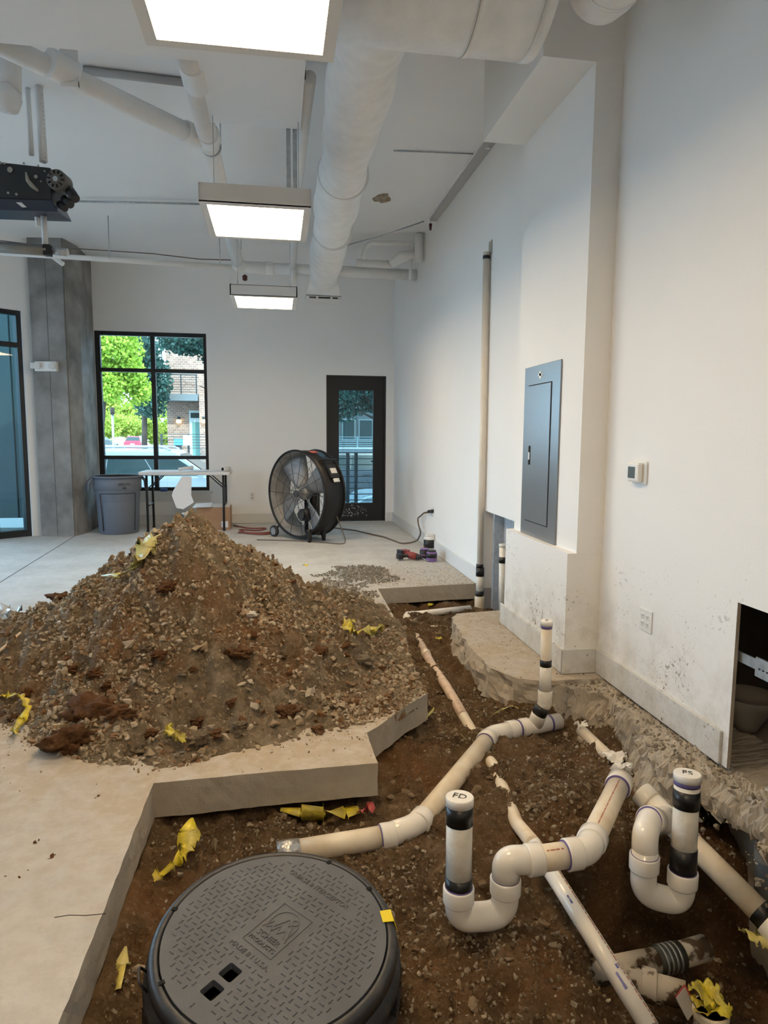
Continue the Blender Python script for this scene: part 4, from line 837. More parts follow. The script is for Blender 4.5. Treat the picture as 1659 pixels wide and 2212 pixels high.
p_ = v3(pd(1672, 1720, 2.75)); obj('pipe', MB().tube([p_-Vector((0, 0, .45)), p_-Vector((0, 0, .02)), p_+Vector((0, 0, .03))], [.047, .047, .030], 24), mat('pale_grey_pipe', (.5, .53, .52), .5), wp2); obj('socket', hub(p_-Vector((0, 0, .28)), p_-Vector((0, 0, .2)), .056), 'pvc_dirty', wp2)

# ================================================================ PLASTIC SHEET SCRAPS
def scrap(c, size, label, seed, m='yellow', **k):
    o = crumple('plastic_scrap', c, size, m, None, seed, **k); tagp(o, label, 'plastic scrap', 'scraps of yellow sheeting'); return o
def ribbon(pts, w, label, m='yellow', seed=1, lift=.006, twist=.6):
    P = [v3(p) for p in pts]; r = np.random.default_rng(seed); Q = bend(P, .05, 6); V = []; n = len(Q)
    for i, q in enumerate(Q):
        d = (Q[min(i+1, n-1)]-Q[max(i-1, 0)]).normalized(); s_ = d.cross(Vector((0, 0, 1))).normalized(); a = r.normal()*twist; u = s_*math.cos(a)+Vector((0, 0, 1))*math.sin(a); ww = w*(.55+.9*r.uniform())*(1 if 0 < i < n-1 else .45)
        V += [q-u*ww+Vector((0, 0, lift)), q+Vector((0, 0, lift+r.uniform(0, .006))), q+u*ww+Vector((0, 0, lift))]
    me = fast_mesh('plastic_scrap', np.array([list(x) for x in V]), np.array([f for i in range(n-1) for f in ((i*3, i*3+1, i*3+4, i*3+3), (i*3+1, i*3+2, i*3+5, i*3+4))])); o = link('plastic_scrap', me, m)
    sd = o.modifiers.new('t', 'SOLIDIFY'); sd.thickness = .0014; tagp(o, label, 'plastic scrap', 'scraps of yellow sheeting'); return o
def hz(px, py, up=.012): p = on_heap(px, py); return (p[0], p[1]-.02, p[2]+up+.022)
def tz(px, py, z0=-.2, up=.012):
    p = pz(px, py, z0)
    for _ in range(4): p = pz(px, py, float(soil_z(np.array([p[0]]), np.array([p[1]]))[0])+up)
    return p
ribbon([hz(222, 1256), hz(262, 1255), hz(300, 1238, .02)], .016, 'long thin tail of yellow film on the left shoulder of the heap', 'clearplastic', 2)
ribbon([hz(285, 1248, .02), hz(305, 1228, .03), hz(318, 1205, .035), hz(330, 1188, .04), hz(348, 1176, .03)], .062, 'wide dusty clear-yellow sheet lying near the top of the heap', 'clearplastic', 3, .01, .25)
ribbon([hz(-10, 1519), hz(22, 1518, .02), hz(52, 1524, .03), hz(68, 1548, .03), hz(52, 1572, .02), hz(36, 1590, .01), hz(42, 1602)], .018, 'curled bright yellow ribbon at the lower left edge of the heap', 'yellow', 4, .008, .7)
ribbon([hz(368, 1578), hz(365, 1588), hz(378, 1600, .015), hz(392, 1608, .015), hz(400, 1618)], .022, 'small crumpled yellow strip on the slab in front of the heap', 'yellow', 5, .006, .8)
ribbon([hz(766, 1352), hz(748, 1360, .03), hz(750, 1374, .03), hz(772, 1381, .02), hz(800, 1374, .015), hz(818, 1366, .02), hz(826, 1370)], .030, 'horseshoe of bright yellow film on the trampled soil beside the trench', 'yellow', 6, .008, .7)
scrap(hz(660, 1228, .02), .03, 'tiny yellow scrap on the gravel behind the heap', 8, flat=.5)
ribbon([(pz(412, 1772, -.10)), pz(410, 1800, -.115), pz(404, 1832, -.14), pz(392, 1852, -.165), pz(372, 1872, -.19), pz(345, 1895, -.215), pz(318, 1920, -.235)], .030, 'torn yellow sheet hanging on the soil left of the cover', 'yellow', 9, .006, .5)
ribbon([tz(270, 2050), tz(262, 2090), tz(255, 2140)], .022, 'dull yellow sheet edge low beside the left slab', 'clearplastic', 10, .005, .5)
ribbon([pyp(606, 1748, 2.735), pyp(650, 1755, 2.72), pyp(700, 1758, 2.715), pyp(745, 1755, 2.72), pyp(775, 1748, 2.735)], .032, 'frayed yellow sheeting hanging below the cut slab edge', 'yellow', 11, .0, .9)
ribbon([pyp(772, 1752, 2.73), pyp(790, 1750, 2.715), pyp(808, 1738, 2.73)], .024, 'faded red plastic scrap below the slab corner', 'red', 12, .0, .9)
ribbon([pz(938, 1530, -.10), pz(925, 1545, -.13), pz(905, 1555, -.15), pz(885, 1568, -.16)], .016, 'torn dusty yellow film under the broken slab lip', 'clearplastic', 13, .0, .8)
ribbon([pz(1062, 1545, -.17), pz(1085, 1532, -.155), pz(1105, 1524, -.15), pz(1120, 1530, -.16)], .008, 'thin yellow sheet edge in the soil behind the drain line', 'clearplastic', 14, .0, .6)
ribbon([tz(1040, 1632), tz(995, 1588), ][::-1], .005, 'thin olive thread of sheeting in the soil', 'clearplastic', 15)
scrap(tz(970, 1410), .020, 'yellow scrap halfway down the right trench side', 16); scrap(tz(948, 1378), .022, 'yellow scrap in the far trench beside the island slab', 17); scrap(tz(930, 1306), .028, 'yellow scrap below the far slab edge', 18); scrap(tz(1016, 1302), .04, 'yellow scrap at the foot of the standing pipe', 19, m='clearplastic')
scrap(v3(pd(1640, 2025, 2.45)), .06, 'torn grey-yellow sheet under the main pipe at the right edge', 20, m='clearplastic', flat=.6)
pl = ribbon([pyp(-8, 1300, 5.6), pyp(10, 1322, 5.5), pyp(30, 1326, 5.4), pyp(48, 1312, 5.4)], .05, 'clear plastic sheet on the floor left of the heap', mat('clear_film', (.6, .63, .66), .15), 22, .0, .8); pl['group'] = ''; del pl['group']
lt = thing('wooden_lath', 'pale wooden lath sticking up from the left side of the heap', 'wooden stick', hz(30, 1395))
a = v3(hz(48, 1383, .03)); b = a+(v3(pyp(-12, 1416, 3.95))-a)*1.3; obj('lath', MB().tube([a, b], .008, 6), 'wood', lt)
# ================================================================ ON THE RIGHT WALL
PX = 1.746; py0, py1, pz0, pz1 = 3.905, 4.515, .765, 1.905
pa = pxp(1138, 796, PX); pb_ = pxp(1216, 776, PX); pc = pxp(1128, 1151, PX); py0, py1, pz0, pz1 = pb_[1], pa[1], pc[2], (pa[2]+pb_[2])/2
pn = thing('electrical_panel', 'tall grey steel electrical panel set in the bump-out', 'electrical panel', (PX, (py0+py1)/2, pz0))
obj('panel_trim', MB().bb(PX-.012, PX, py0, py1, pz0, pz1), 'panel', pn, .003)
dy0, dy1, dz0, dz1 = py0+.145, py1-.115, pz0+.11, pz1-.13
dy0, dy1 = py0+.13, py1-.09
obj('door_gap', MB().bb(PX-.0135, PX-.011, dy0-.006, dy1+.006, dz0-.006, dz1+.006), 'hole', pn); dr_ = obj('panel_door', MB().bb(PX-.0185, PX-.012, dy0, dy1, dz0, dz1), 'panel', pn, .002)
obj('door_latch', MB().bb(PX-.0205, PX-.018, dy1-.075, dy1-.04, (dz0+dz1)/2-.075, (dz0+dz1)/2+.055), 'hole', dr_, .001); obj('latch_slide', MB().bb(PX-.023, PX-.0195, dy1-.068, dy1-.047, (dz0+dz1)/2-.04, (dz0+dz1)/2+.01), 'white_plastic', dr_)
obj('name_plate', MB().bb(PX-.0145, PX-.012, (py0+py1)/2-.02, (py0+py1)/2+.055, pz1-.075, pz1-.058).bb(PX-.0145, PX-.012, (py0+py1)/2+.0, (py0+py1)/2+.035, pz1-.092, pz1-.045), 'white_plastic', pn)
ty0, ty1, tz0, tz1 = 3.24, 3.425, 1.17, 1.30
ts_ = thing('thermostat', 'white wall thermostat with a small grey screen', 'thermostat', (XR, 3.33, 1.17))
a = pxp(1358, 995, XR); b = pxp(1399, 1046, XR); yc_, zc_ = 3.305, 1.236
obj('back_plate', MB().bb(XR-.012, XR, yc_-.075, yc_+.065, zc_-.062, zc_+.062), 'white_plastic', ts_, .012); obj('body', MB().bb(XR-.045, XR-.011, yc_-.05, yc_+.06, zc_-.05, zc_+.052), 'white_plastic', ts_, .01); obj('screen', MB().bb(XR-.0475, XR-.044, yc_-.022, yc_+.045, zc_-.03, zc_+.03), 'grey_plastic', ts_)
def outlet(name, label, y, z, w, h, gang, x=XR, axis='x'):
    t = thing(name, label, 'outlet', (x, y, z-h/2))
    def pb2(da, db, za, zb, a, b): return MB().bb(x-b, x-a, y+da, y+db, za, zb) if axis == 'x' else MB().bb(y+da, y+db, x-b, x-a, za, zb)
    obj('wall_plate', pb2(-w/2, w/2, z-h/2, z+h/2, 0, .007), 'white_plastic', t, .003)
    for g in range(gang):
        c = (g-(gang-1)/2)*.046
        for dz in (-.02, .02):
            r = obj('receptacle', pb2(c-.016, c+.016, z+dz-.0145, z+dz+.0145, .006, .0095), 'white_plastic', t, .003)
            for sx in (-.006, .006): obj('slot', pb2(c+sx-.0012, c+sx+.0012, z+dz-.003, z+dz+.007, .009, .0102), 'hole', r)
            obj('slot', pb2(c-.002, c+.002, z+dz-.011, z+dz-.007, .009, .0102), 'hole', r)
    return t
outlet('quad_outlet', 'white four-socket outlet low on the near right wall', 3.175, .467, .118, .118, 2)
outlet('wall_outlet', 'white outlet low on the back wall left of the fan', pyp(545, 1072, YB)[0], pyp(545, 1072, YB)[2], .075, .12, 1, YB, 'y') if False else None
t = thing('wall_outlet', 'white outlet low on the back wall left of the fan', 'outlet', (-.46, YB, .4)); ox, oz = pyp(545, 1072, YB)[0], pyp(545, 1072, YB)[2]
obj('wall_plate', MB().bb(ox-.045, ox+.045, YB-.008, YB, oz-.065, oz+.065), 'white_plastic', t, .003)
for dz in (-.025, .025): obj('receptacle', MB().bb(ox-.018, ox+.018, YB-.012, YB-.007, oz+dz-.016, oz+dz+.016), mat('outlet_grey', (.5, .5, .48), .5), t, .003)
op_ = pxp(935, 1106, XR); outlet('cord_outlet', 'white outlet on the far right wall with the cord plugged in', op_[1], op_[2], .08, .125, 1)
# hole in the near wall: cut edge, steel bracing, what stands inside
ce = struct('trim_3', MB().bb(XR, XR+.016, HY-.002, HY+.0, 0, HZ), 'cut', 'raw grey drywall edge of the hole')
br = thing('steel_brace', 'galvanised steel strap across the hole in the near wall', 'steel brace', (XR+.05, 2.2, .5))
a = v3(pxp(1594, 1412, XR+.04)); b = v3(pxp(1690, 1462, XR+.04)); zb_ = (a.z+b.z)/2
obj('strap', MB().bb(XR+.03, XR+.036, HY+.02, .5, zb_-.022, zb_+.022), 'galv', br); obj('bracket_plate', MB().bb(XR+.022, XR+.030, 1.2, a.y-.13, zb_-.045, zb_+.035), 'galv', br)
hl = MB()
for k in range(14): hl.bb(XR+.0205, XR+.0222, a.y-.16-k*.022, a.y-.15-k*.022, zb_-.012, zb_-.006)
o = obj('bracket_holes', hl, 'hole', br); o['kind'] = 'stuff'
sk = thing('white_bowl_fixture', 'pale bowl-shaped fixture seen through the hole in the wall', 'basin', (2.3, 2.35, -.02))
cB = pxp(1612, 1600, 2.26); obj('bowl', MB().lathe([(.05, 0), (.07, .04), (.11, .11), (.14, .17), (.135, .175), (.1, .12), (.03, .06)], (2.27, cB[1]+.02, .0), n=28), mat('grey_porcelain', (.34, .32, .29), .4), sk)
st2 = struct('trim_5', MB().bb(2.25, 2.32, 2.05, 2.10, -.03, 1.45), mat('old_stud_wood', (.18, .11, .07), .8), 'dark brown stud inside the wall hole')
mb = MB().bb(XR+.12, XR+.2, 1.9, 2.25, .62, .70); 

# ================================================================ UNDER THE CEILING
LX0, LX1 = -.42, .19
def lamp(y0, y1, label, z=2.87):
    t = thing('ceiling_lamp', label, 'ceiling lamp', ((LX0+LX1)/2, (y0+y1)/2, z), 'square panel lamps hung in a row')
    e = .045
    obj('housing', MB().bb(LX0-e, LX1+e, y0-e, y0-e+.012, z+.0, z+.11).bb(LX0-e, LX1+e, y1+e-.012, y1+e, z, z+.11).bb(LX0-e, LX0-e+.012, y0-e, y1+e, z, z+.11).bb(LX1+e-.012, LX1+e, y0-e, y1+e, z, z+.11).bb(LX0-e, LX1+e, y0-e, y1+e, z+.105, z+.115), 'fixture', t)
    obj('bezel', MB().bb(LX0-e, LX1+e, y0-e, y0, z-.004, z+.008).bb(LX0-e, LX1+e, y1, y1+e, z-.004, z+.008).bb(LX0-e, LX0, y0, y1, z-.004, z+.008).bb(LX1, LX1+e, y0, y1, z-.004, z+.008), 'fixture', t)
    obj('diffuser', MB().bb(LX0, LX1, y0, y1, z+.003, z+.009), 'lens', t)
    for x in (LX0+.02, LX1-.02):
        obj('hanger_cable', MB().tube([(x, (y0+y1)/2, z+.11), (x, (y0+y1)/2, ZC-(.45 if y0 < 4 else 0))], .003, 5), 'galv', t); obj('cable_yoke', MB().tube([(x, y0+.06, z+.115), (x, (y0+y1)/2, z+.23), (x, y1-.06, z+.115)], .0025, 5), 'galv', t)
    return t
lamp(2.14, 2.755, 'square white panel lamp nearest the viewer, cut by the top edge'); lamp(-.62, -.01, 'unseen panel lamp added behind the viewer to light the front faces'); lamp(4.56, 5.245, 'middle square panel lamp of the row'); lamp(7.42, 8.06, 'farthest square panel lamp of the row near the back wall')  # the lamp behind the viewer is unseen, added to brighten faces turned this way
# round trunk duct, supply duct to the back, stub duct at the upper right
tk = thing('trunk_duct', 'large round white wrapped duct crossing near the ceiling', 'duct', (.7, 3.15, 3.2)); TY, TZc, TR = 3.15, 3.462, .30
obj('duct_body', MB().tube([(.19, TY, TZc), (.6, TY, TZc), (1.0, TY, TZc), (1.16, TY, TZc)], TR, 48), 'duct', tk); obj('end_cap', MB().tube([(1.15, TY, TZc), (1.20, TY, TZc), (1.215, TY, TZc)], [TR+.004, TR+.002, TR-.03], 48), 'duct', tk)
obj('seam_band', MB().tube([(.86, TY, TZc), (.90, TY, TZc)], TR+.004, 48), 'duct', tk); obj('seam_band', MB().tube([(.865, TY, TZc), (.869, TY, TZc)], TR+.006, 48), 'cut', tk)
sd_ = thing('supply_duct', 'long white wrapped round duct running back over the room with end grille', 'duct', (.6, 7, 3.3)); Rz = 3.5
pts = [(.50, 3.32, 3.5), (.50, 3.7, 3.52), (.515, 4.2, 3.5), (.53, 5.0, 3.5), (.55, 6.0, 3.49), (.585, 7.4, 3.5), (.62, 8.6, 3.5), (.64, 9.3, 3.5)]
pp = []; rr_ = []
Q = [np.array(p) for p in pts]
for i in range(len(Q)-1):
    for k in range(14):
        t_ = k/14; p = Q[i]*(1-t_)+Q[i+1]*t_; pp.append(tuple(p)); rr_.append(.192+.012*math.sin(p[1]*3.3)+.006*math.sin(p[1]*9+1)+(.02 if p[1] < 3.8 else 0))
obj('duct_body', MB().tube(pp, rr_, 40), 'duct', sd_)
for y in (4.25, 5.6, 7.1): obj('strap_joint', MB().tube([(.515+(y-4.2)*.025, y, 3.5), (.515+(y-4.2)*.025, y+.025, 3.5)], .207, 40), 'duct', sd_)
gx_, gy_, gz_ = .64, 9.36, 3.27
obj('boot', MB().add([(gx_-.19, gy_-.2, 3.42), (gx_+.19, gy_-.2, 3.42), (gx_+.19, gy_+.16, 3.42), (gx_-.19, gy_+.16, 3.42), (gx_-.225, gy_-.12, gz_), (gx_+.225, gy_-.12, gz_), (gx_+.225, gy_+.12, gz_), (gx_-.225, gy_+.12, gz_)], [(0, 1, 2, 3), (7, 6, 5, 4), (0, 4, 5, 1), (1, 5, 6, 2), (2, 6, 7, 3), (3, 7, 4, 0)]), 'duct', sd_)
gr_ = obj('grille', MB().bb(gx_-.235, gx_+.235, gy_-.13, gy_+.13, gz_-.05, gz_), 'fixture', sd_)
for x0, x1 in ((-.19, -.10), (-.07, .09), (.12, .19)): obj('grille_slot', MB().bb(gx_+x0, gx_+x1, gy_-.132, gy_-.12, gz_-.037, gz_-.015), 'cavity', gr_)
obj('grille_gap', MB().bb(gx_-.236, gx_+.236, gy_-.131, gy_+.131, gz_-.004, gz_+.002), 'cavity', gr_)
sb_ = thing('stub_duct', 'blunt white round duct end at the top right by the wall', 'duct', (1.55, 2.5, 3.2))
cS = pd(1296, -25, 2.95); obj('duct_body', MB().tube([(cS[0], 1.2, cS[2]), (cS[0], cS[1]-.06, cS[2]), (cS[0], cS[1]+.02, cS[2]), (cS[0], cS[1]+.05, cS[2])], [.155, .155, .14, .11], 36), 'duct', sb_); obj('seam_band', MB().tube([(cS[0], cS[1]-.12, cS[2]), (cS[0], cS[1]-.10, cS[2])], .158, 36), 'duct', sb_)
# overhead pipes
zp = 3.6
wpipe = thing('overhead_drain_pipe', 'thick white overhead pipe running back and turning right along the back wall', 'pipe', (-.46, 6, 3.5))
xA = -.468; yE = 9.27
obj('long_run', MB().tube([(xA-.01, 4.24, zp), (xA, 9.02, zp)], .072, 24), 'pipew', wpipe); obj('coupling', hub((xA, 4.35, zp), (xA, 4.60, zp), .084), 'pipew', wpipe); obj('coupling', hub((xA, 5.30, zp), (xA, 5.42, zp), .082), 'pipew', wpipe); obj('clamp_ring', ring((xA, 5.52, zp), (0, 1, 0), .078, .02), 'galv', wpipe)
obj('elbow', MB().tube(bend([(xA, 8.95, zp), (xA, yE, zp), (xA+.35, yE, zp)], .16, 10), .076, 24), 'pipew', wpipe); obj('cross_run', MB().tube([(xA+.3, yE, zp), (XR, yE, zp)], .072, 24), 'pipew', wpipe); obj('coupling', hub((-.12, yE, zp), (-.02, yE, zp), .082), 'pipew', wpipe)
for y in (5.55, 8.6): obj('hanger_rod', MB().tube([(xA+.07, y, zp+.05), (xA+.07, y, ZC)], .006, 6), 'galv', wpipe)
dp = thing('diagonal_pipe', 'white pipe crossing diagonally to join the thick overhead pipe', 'pipe', (-1.0, 4.9, 3.5)); g0 = pz(0, 95, zp); g1 = pz(436, 300, zp); dgd = (g1-g0)/np.linalg.norm(g1-g0)
obj('pipe', MB().tube([tuple(g0-dgd*.12), tuple(g1)], .062, 24), 'pipew', dp); obj('coupling', hub(g1-dgd*.16, g1-dgd*.02, .074), 'pipew', dp); q = pz(140, 152, zp); obj('coupling', hub(q-dgd*.10, q+dgd*.06, .085), 'pipew', dp)
hb = thing('pipe_hanger', 'white painted bracket hanging over the diagonal pipe', 'bracket', (-1.3, 4.6, 3.6)); q = pz(150, 150, zp); obj('strap', MB().bb(q[0]-.05, q[0]+.05, q[1]-.01, q[1]+.01, 3.50, ZC-.0), 'pipew', hb); obj('loop', MB().tube([(q[0]-.05, q[1], 3.52), (q[0]+.05, q[1], 3.52)], .02, 8), 'pipew', hb)
cp = thing('conduit_run', 'thin grey conduit strung between the diagonal pipe and the thick pipe', 'conduit', (-.9, 5, 3.8)); a = pz(180, 152, 3.972); b = pz(398, 178, 3.972); obj('conduit', MB().tube([tuple(a), tuple(b)], .028, 10), mat('grey_conduit', (.42, .42, .42), .6), cp)
np_ = thing('narrow_pipe', 'narrow white overhead pipe beside the wrapped duct', 'pipe', (.22, 6, 3.6)); obj('pipe', MB().tube([(.225, 4.4, zp), (.205, 6.5, zp), (.235, 9.2, zp)], .04, 18), 'pipew', np_); obj('end_clamp', MB().bb(.17, .20, 4.38, 4.44, 3.58, 3.66), 'tape', np_); obj('drop_elbow', MB().tube(bend([(.235, 9.1, zp), (.236, 9.22, zp), (.236, 9.22, 3.38)], .05, 5), .045, 16), 'pipew', np_)
st3 = thing('strut_channel', 'grey slotted strut hanging beside the narrow pipe', 'strut', (.16, 5.6, 3.4)); obj('strut', MB().bb(.135, .165, 5.02, 5.05, 2.98, ZC).bb(.09, .12, 5.02, 5.03, 2.98, ZC), 'galv', st3)
sp2 = thing('sprinkler_line', 'thin white sprinkler pipe crossing in front of the concrete column', 'pipe', (-2, 8.7, 3.5)); a = pz(0, 546, 3.5); b = pz(500, 577, 3.5); dd = (b-a)/np.linalg.norm(b-a); obj('pipe', MB().tube([tuple(a-dd*1.5), tuple(b)], .03, 12), 'pipew', sp2)
c = pz(138, 556, 3.5); obj('sprinkler_head', MB().tube([tuple(c-dd*.12+np.array([0, 0, 0])), tuple(c+np.array([0, -.05, -.09]))], .028, 8), 'white_plastic', sp2)
for px in (232, 690 if False else 470): q = pz(px, 555, 3.5); obj('hanger_rod', MB().tube([(q[0], 8.75, 3.5), (q[0], 8.75, ZC)], .006, 6), 'galv', sp2)
# pipe cluster in the back right corner
pc_ = thing('pipe_cluster', 'tangle of white valve pipes in the back right ceiling corner', 'pipe', (1.6, 9, 3.6))
def yq(px, py, y): p = pyp(px, py, y); return (min(p[0], 1.83), p[1], min(p[2], 3.985))
obj('loop_pipe', MB().tube(bend([yq(783, 560, 8.9), yq(790, 535, 8.9), yq(800, 524, 8.85), yq(890, 527, 8.85), yq(900, 548, 8.85)], .08, 6), .035, 14), 'pipew', pc_)
obj('valve_body', MB().tube([yq(846, 570, 8.8), yq(866, 555, 8.8), yq(890, 552, 8.8), yq(925, 552, 8.8)], [.05, .075, .06, .05], 16), 'pipew', pc_); obj('lower_pipe', MB().tube([yq(770, 568, 8.95), yq(850, 572, 8.95)], .05, 14), 'pipew', pc_); obj('riser', MB().tube([yq(924, 470, 8.75), yq(922, 565, 8.75)], .055, 16), 'pipew', pc_); obj('riser', MB().tube([yq(935, 470, 8.75), yq(934, 560, 8.75)], .03, 12), 'pipew', pc_); obj('drop_bracket', MB().tube([yq(888, 560, 8.7), yq(886, 604, 8.7)], .02, 8), 'pipew', pc_)
ck = thing('door_latch_cord', 'small dark red tag hanging on a white cord at the wall top', 'tag', yq(940, 480, 8.1)); obj('cord', MB().tube([yq(933, 462, 8.1), yq(936, 478, 8.1), yq(940, 486, 8.1)], .006, 6), 'white_plastic', ck); obj('tag', MB().tube([yq(940, 484, 8.1), yq(942, 498, 8.1)], [.02, .012], 8), mat('dark_red', (.09, .015, .015), .5), ck)
rb2 = thing('red_box', 'tiny dark red alarm device hanging below the cross pipe', 'device', yq(529, 600, 9.3)); obj('device', MB().lathe([(.01, -.04), (.03, -.03), (.035, .02), (.012, .04)], yq(529, 600, 9.3), n=12), mat('dark_red2', (.10, .02, .02), .5), rb2)
chh = pz(826, 427, ZC); pch = thing('ceiling_patch', 'brown chipped patch in the ceiling', 'ceiling patch', (chh[0], chh[1], ZC-.01)); obj('patch', MB().prism([(chh[0]+.09*math.cos(a)*(1+.25*math.sin(3*a)), chh[1]+.13*math.sin(a)*(1+.2*math.cos(5*a))) for a in np.linspace(0, 6.1, 14)], ZC-.012, ZC), mat('chipped_brown', (.24, .18, .11), .9, col2=(.4, .35, .28), nscale=20), pch)
def wire(label, pts, r=.006, m='galv'):
    o = obj('hanging_wire', MB().tube(bend(pts, .3, 5), r, 5), m); tagp(o, label, 'wire')
wire('thin wire sagging across the ceiling toward the corner cluster', [pz(740, 532, 3.7), pz(830, 508, 3.75), pz(916, 478, 3.9)], .008); wire('black cable drooping along the ceiling to the far pipe', [pz(0, 520, 3.85), pz(130, 535, 3.8), pz(330, 548, 3.75), pz(430, 560, 3.65), pz(505, 562, 3.66)], .007, 'cord'); wire('straight grey conduit across the ceiling behind the middle lamp', [pz(165, 435, 3.95), pz(440, 441, 3.95)], .012); wire('thin conduit across the ceiling at the right', [pz(850, 326, 3.99), pz(1030, 333, 3.99)], .006)
# black door operator with its perforated hanger and rail
mo = thing('door_operator', 'black door opener motor hanging from perforated strap at the left edge', 'door operator', (-1.75, 5.5, 3.05))
def od(px, py, dep=4.9): return v3(pd(px, py, dep))
a, b, c, d = od(-90, 340), od(108, 362), od(112, 432), od(-90, 425); ydir = Vector((.14, .99, 0)).normalized()
o = obj('housing', MB().add([a, b, c, d]+[p+ydir*.26 for p in (a, b, c, d)], [(0, 1, 2, 3), (7, 6, 5, 4), (0, 4, 5, 1), (1, 5, 6, 2), (2, 6, 7, 3), (3, 7, 4, 0)]), 'black', mo, .006)
e, f_ = od(-90, 450), od(124, 457); obj('belly_cover', MB().add([d, c, f_, e]+[p+ydir*.24 for p in (d, c, f_, e)], [(0, 1, 2, 3), (7, 6, 5, 4), (0, 4, 5, 1), (1, 5, 6, 2), (2, 6, 7, 3), (3, 7, 4, 0)]), mat('dark_navy', (.03, .035, .06), .3), mo, .006)
g = od(127, 392); sd2 = Vector((.95, -.05, -.35)).normalized()
obj('motor_end', MB().lathe([(.02, -.02), (.066, -.018), (.072, -.008), (.072, .10)], g-ydir*.03, rot_to(ydir), 28), mat('dusty_grey_motor', (.13, .12, .105), .6, bump=.3), mo)
vents = MB()
for k in range(10): a_ = 2*math.pi*k/10; vents.box(g-ydir*.052+rot_to(ydir) @ Vector((.05*math.cos(a_), .05*math.sin(a_), 0)), (.022, .008, .012), R=rot_to(ydir) @ Matrix.Rotation(a_, 3, 'Z'))
o = obj('vent_slots', vents, 'hole', mo); o['kind'] = 'stuff'; obj('shaft', MB().lathe([(.018, 0), (.018, .03)], g-ydir*.058, rot_to(ydir), 14), 'galv', mo)
for (p0, p1, r) in (((140, 400), (160, 428), .035), ((132, 425), (150, 440), .03), ((122, 436), (138, 448), .026)): obj('sprocket_arm', MB().tube([od(*p0)+ydir*.05, od(*p1)+ydir*.02], r, 12), 'black', mo)
bl = MB()
for px, py, r in ((22, 367, .02), (10, 353, .008), (52, 353, .008), (83, 358, .007), (97, 370, .006), (78, 382, .013), (89, 392, .006), (18, 417, .009), (36, 420, .009), (2, 352, .009)): bl.lathe([(r, -.006), (r, .0)], od(px, py, 4.893), rot_to(ydir), 10)
o = obj('bolts', bl, mat('dull_bolt', (.34, .32, .28), .5), mo); o['kind'] = 'stuff'
lv = MB(); q = [od(56, 372, 4.885), od(60, 390, 4.885), od(68, 400, 4.885), od(82, 412, 4.885)]; lv.tube(q, [.006, .016, .018, .009], 6); obj('lever', lv, mat('dull_lever', (.34, .32, .25), .5), mo)
obj('white_label', MB().add([od(34, 437, 4.87), od(46, 437, 4.87), od(58, 448, 4.875), od(48, 448, 4.875)], [(0, 1, 2, 3)]), 'paper', mo)
obj('hanger_strap', MB().tube([od(82, 175, 5.02), od(88, 250, 5.02), od(94, 350, 5.02)], .03, 4), 'pipew', mo); obj('hanger_strap', MB().tube([od(94, 460, 5.02), od(98, 530, 5.02)], .022, 4), 'pipew', mo); obj('hanger_strap', MB().tube([od(58, 170, 5.05), od(68, 335, 5.05)], .02, 4), 'pipew', mo); obj('hanger_strap', MB().tube([od(78, 455, 5.05), od(84, 490, 5.05)], .02, 4), 'pipew', mo)
hh = MB()
for k in range(16): hh.box(od(97.5+k*.5-7, 205+k*9, 4.985), (.007, .007, .007))
o = obj('strap_holes', hh, mat('bright_hole', (.6, .62, .63), .6), mo); o['kind'] = 'stuff'
rl = thing('door_rail', 'dark steel door rail end with bracket at the left edge', 'door rail', (-1.9, 5.4, 2.8)); r0, r1 = od(-60, 530, 5.0), od(103, 541, 5.0); obj('rail', MB().tube([r0, r1], .04, 4), mat('dull_rail', (.28, .28, .26), .5, .4), rl); obj('end_stop', MB().box(r1, (.05, .06, .075)), 'black', rl); obj('angle_bracket', MB().tube([od(104, 540, 5.03), od(146, 545, 5.03)], .03, 4), 'galv', rl)
lc = thing('blob_pipe_end', 'lumpy white foam-covered pipe end at the upper left edge', 'pipe', (-1.9, 4.6, 3.4)); q = od(14, 225, 4.7); obj('pipe', MB().tube([od(20, 130, 4.7), od(22, 200, 4.7)], .075, 18), 'duct', lc); obj('foam_end', MB().lathe([(.02, -.09), (.07, -.07), (.095, 0), (.08, .08)], od(16, 215, 4.7), n=20), 'duct', lc)
# ================================================================ DRUM FAN
fa = thing('drum_fan', 'large black drum fan on wheels in front of the glazed door', 'fan', (.25, 9.25, 0))
nF = Vector((-.79, -.613, 0)).normalized(); side = Vector((nF.y, -nF.x, 0)); FC = v3(pyp(639, 1075, 9.13)); FC.z = .63; FRr = .585; FD_ = .36; up_ = Vector((0, 0, 1))
RF = Matrix((side, up_, side.cross(up_))).transposed()
if (RF @ Vector((0, 0, 1))).dot(nF) < 0: side = -side; RF = Matrix((side, up_, side.cross(up_))).transposed()
def fp(r, a, w): return FC+side*(r*math.cos(a))+up_*(r*math.sin(a))+nF*w
N = 72
def shell(r0, r1, w0, w1, prof=None):
    return MB().lathe([(r0, w0), (r1, w0), (r1, w1), (r0, w1), (r0, w0)], FC, RF, N, False)
obj('drum', shell(FRr-.012, FRr, -FD_, 0), 'drum', fa); obj('inner_shroud', shell(FRr-.02, FRr-.0125, -FD_+.01, -.01), 'fan_in', fa)
for w in (0, -FD_): obj('rim', MB().tube([fp(FRr, 2*math.pi*k/N, w) for k in range(N)], .014, 8, closed=True), 'drum', fa)
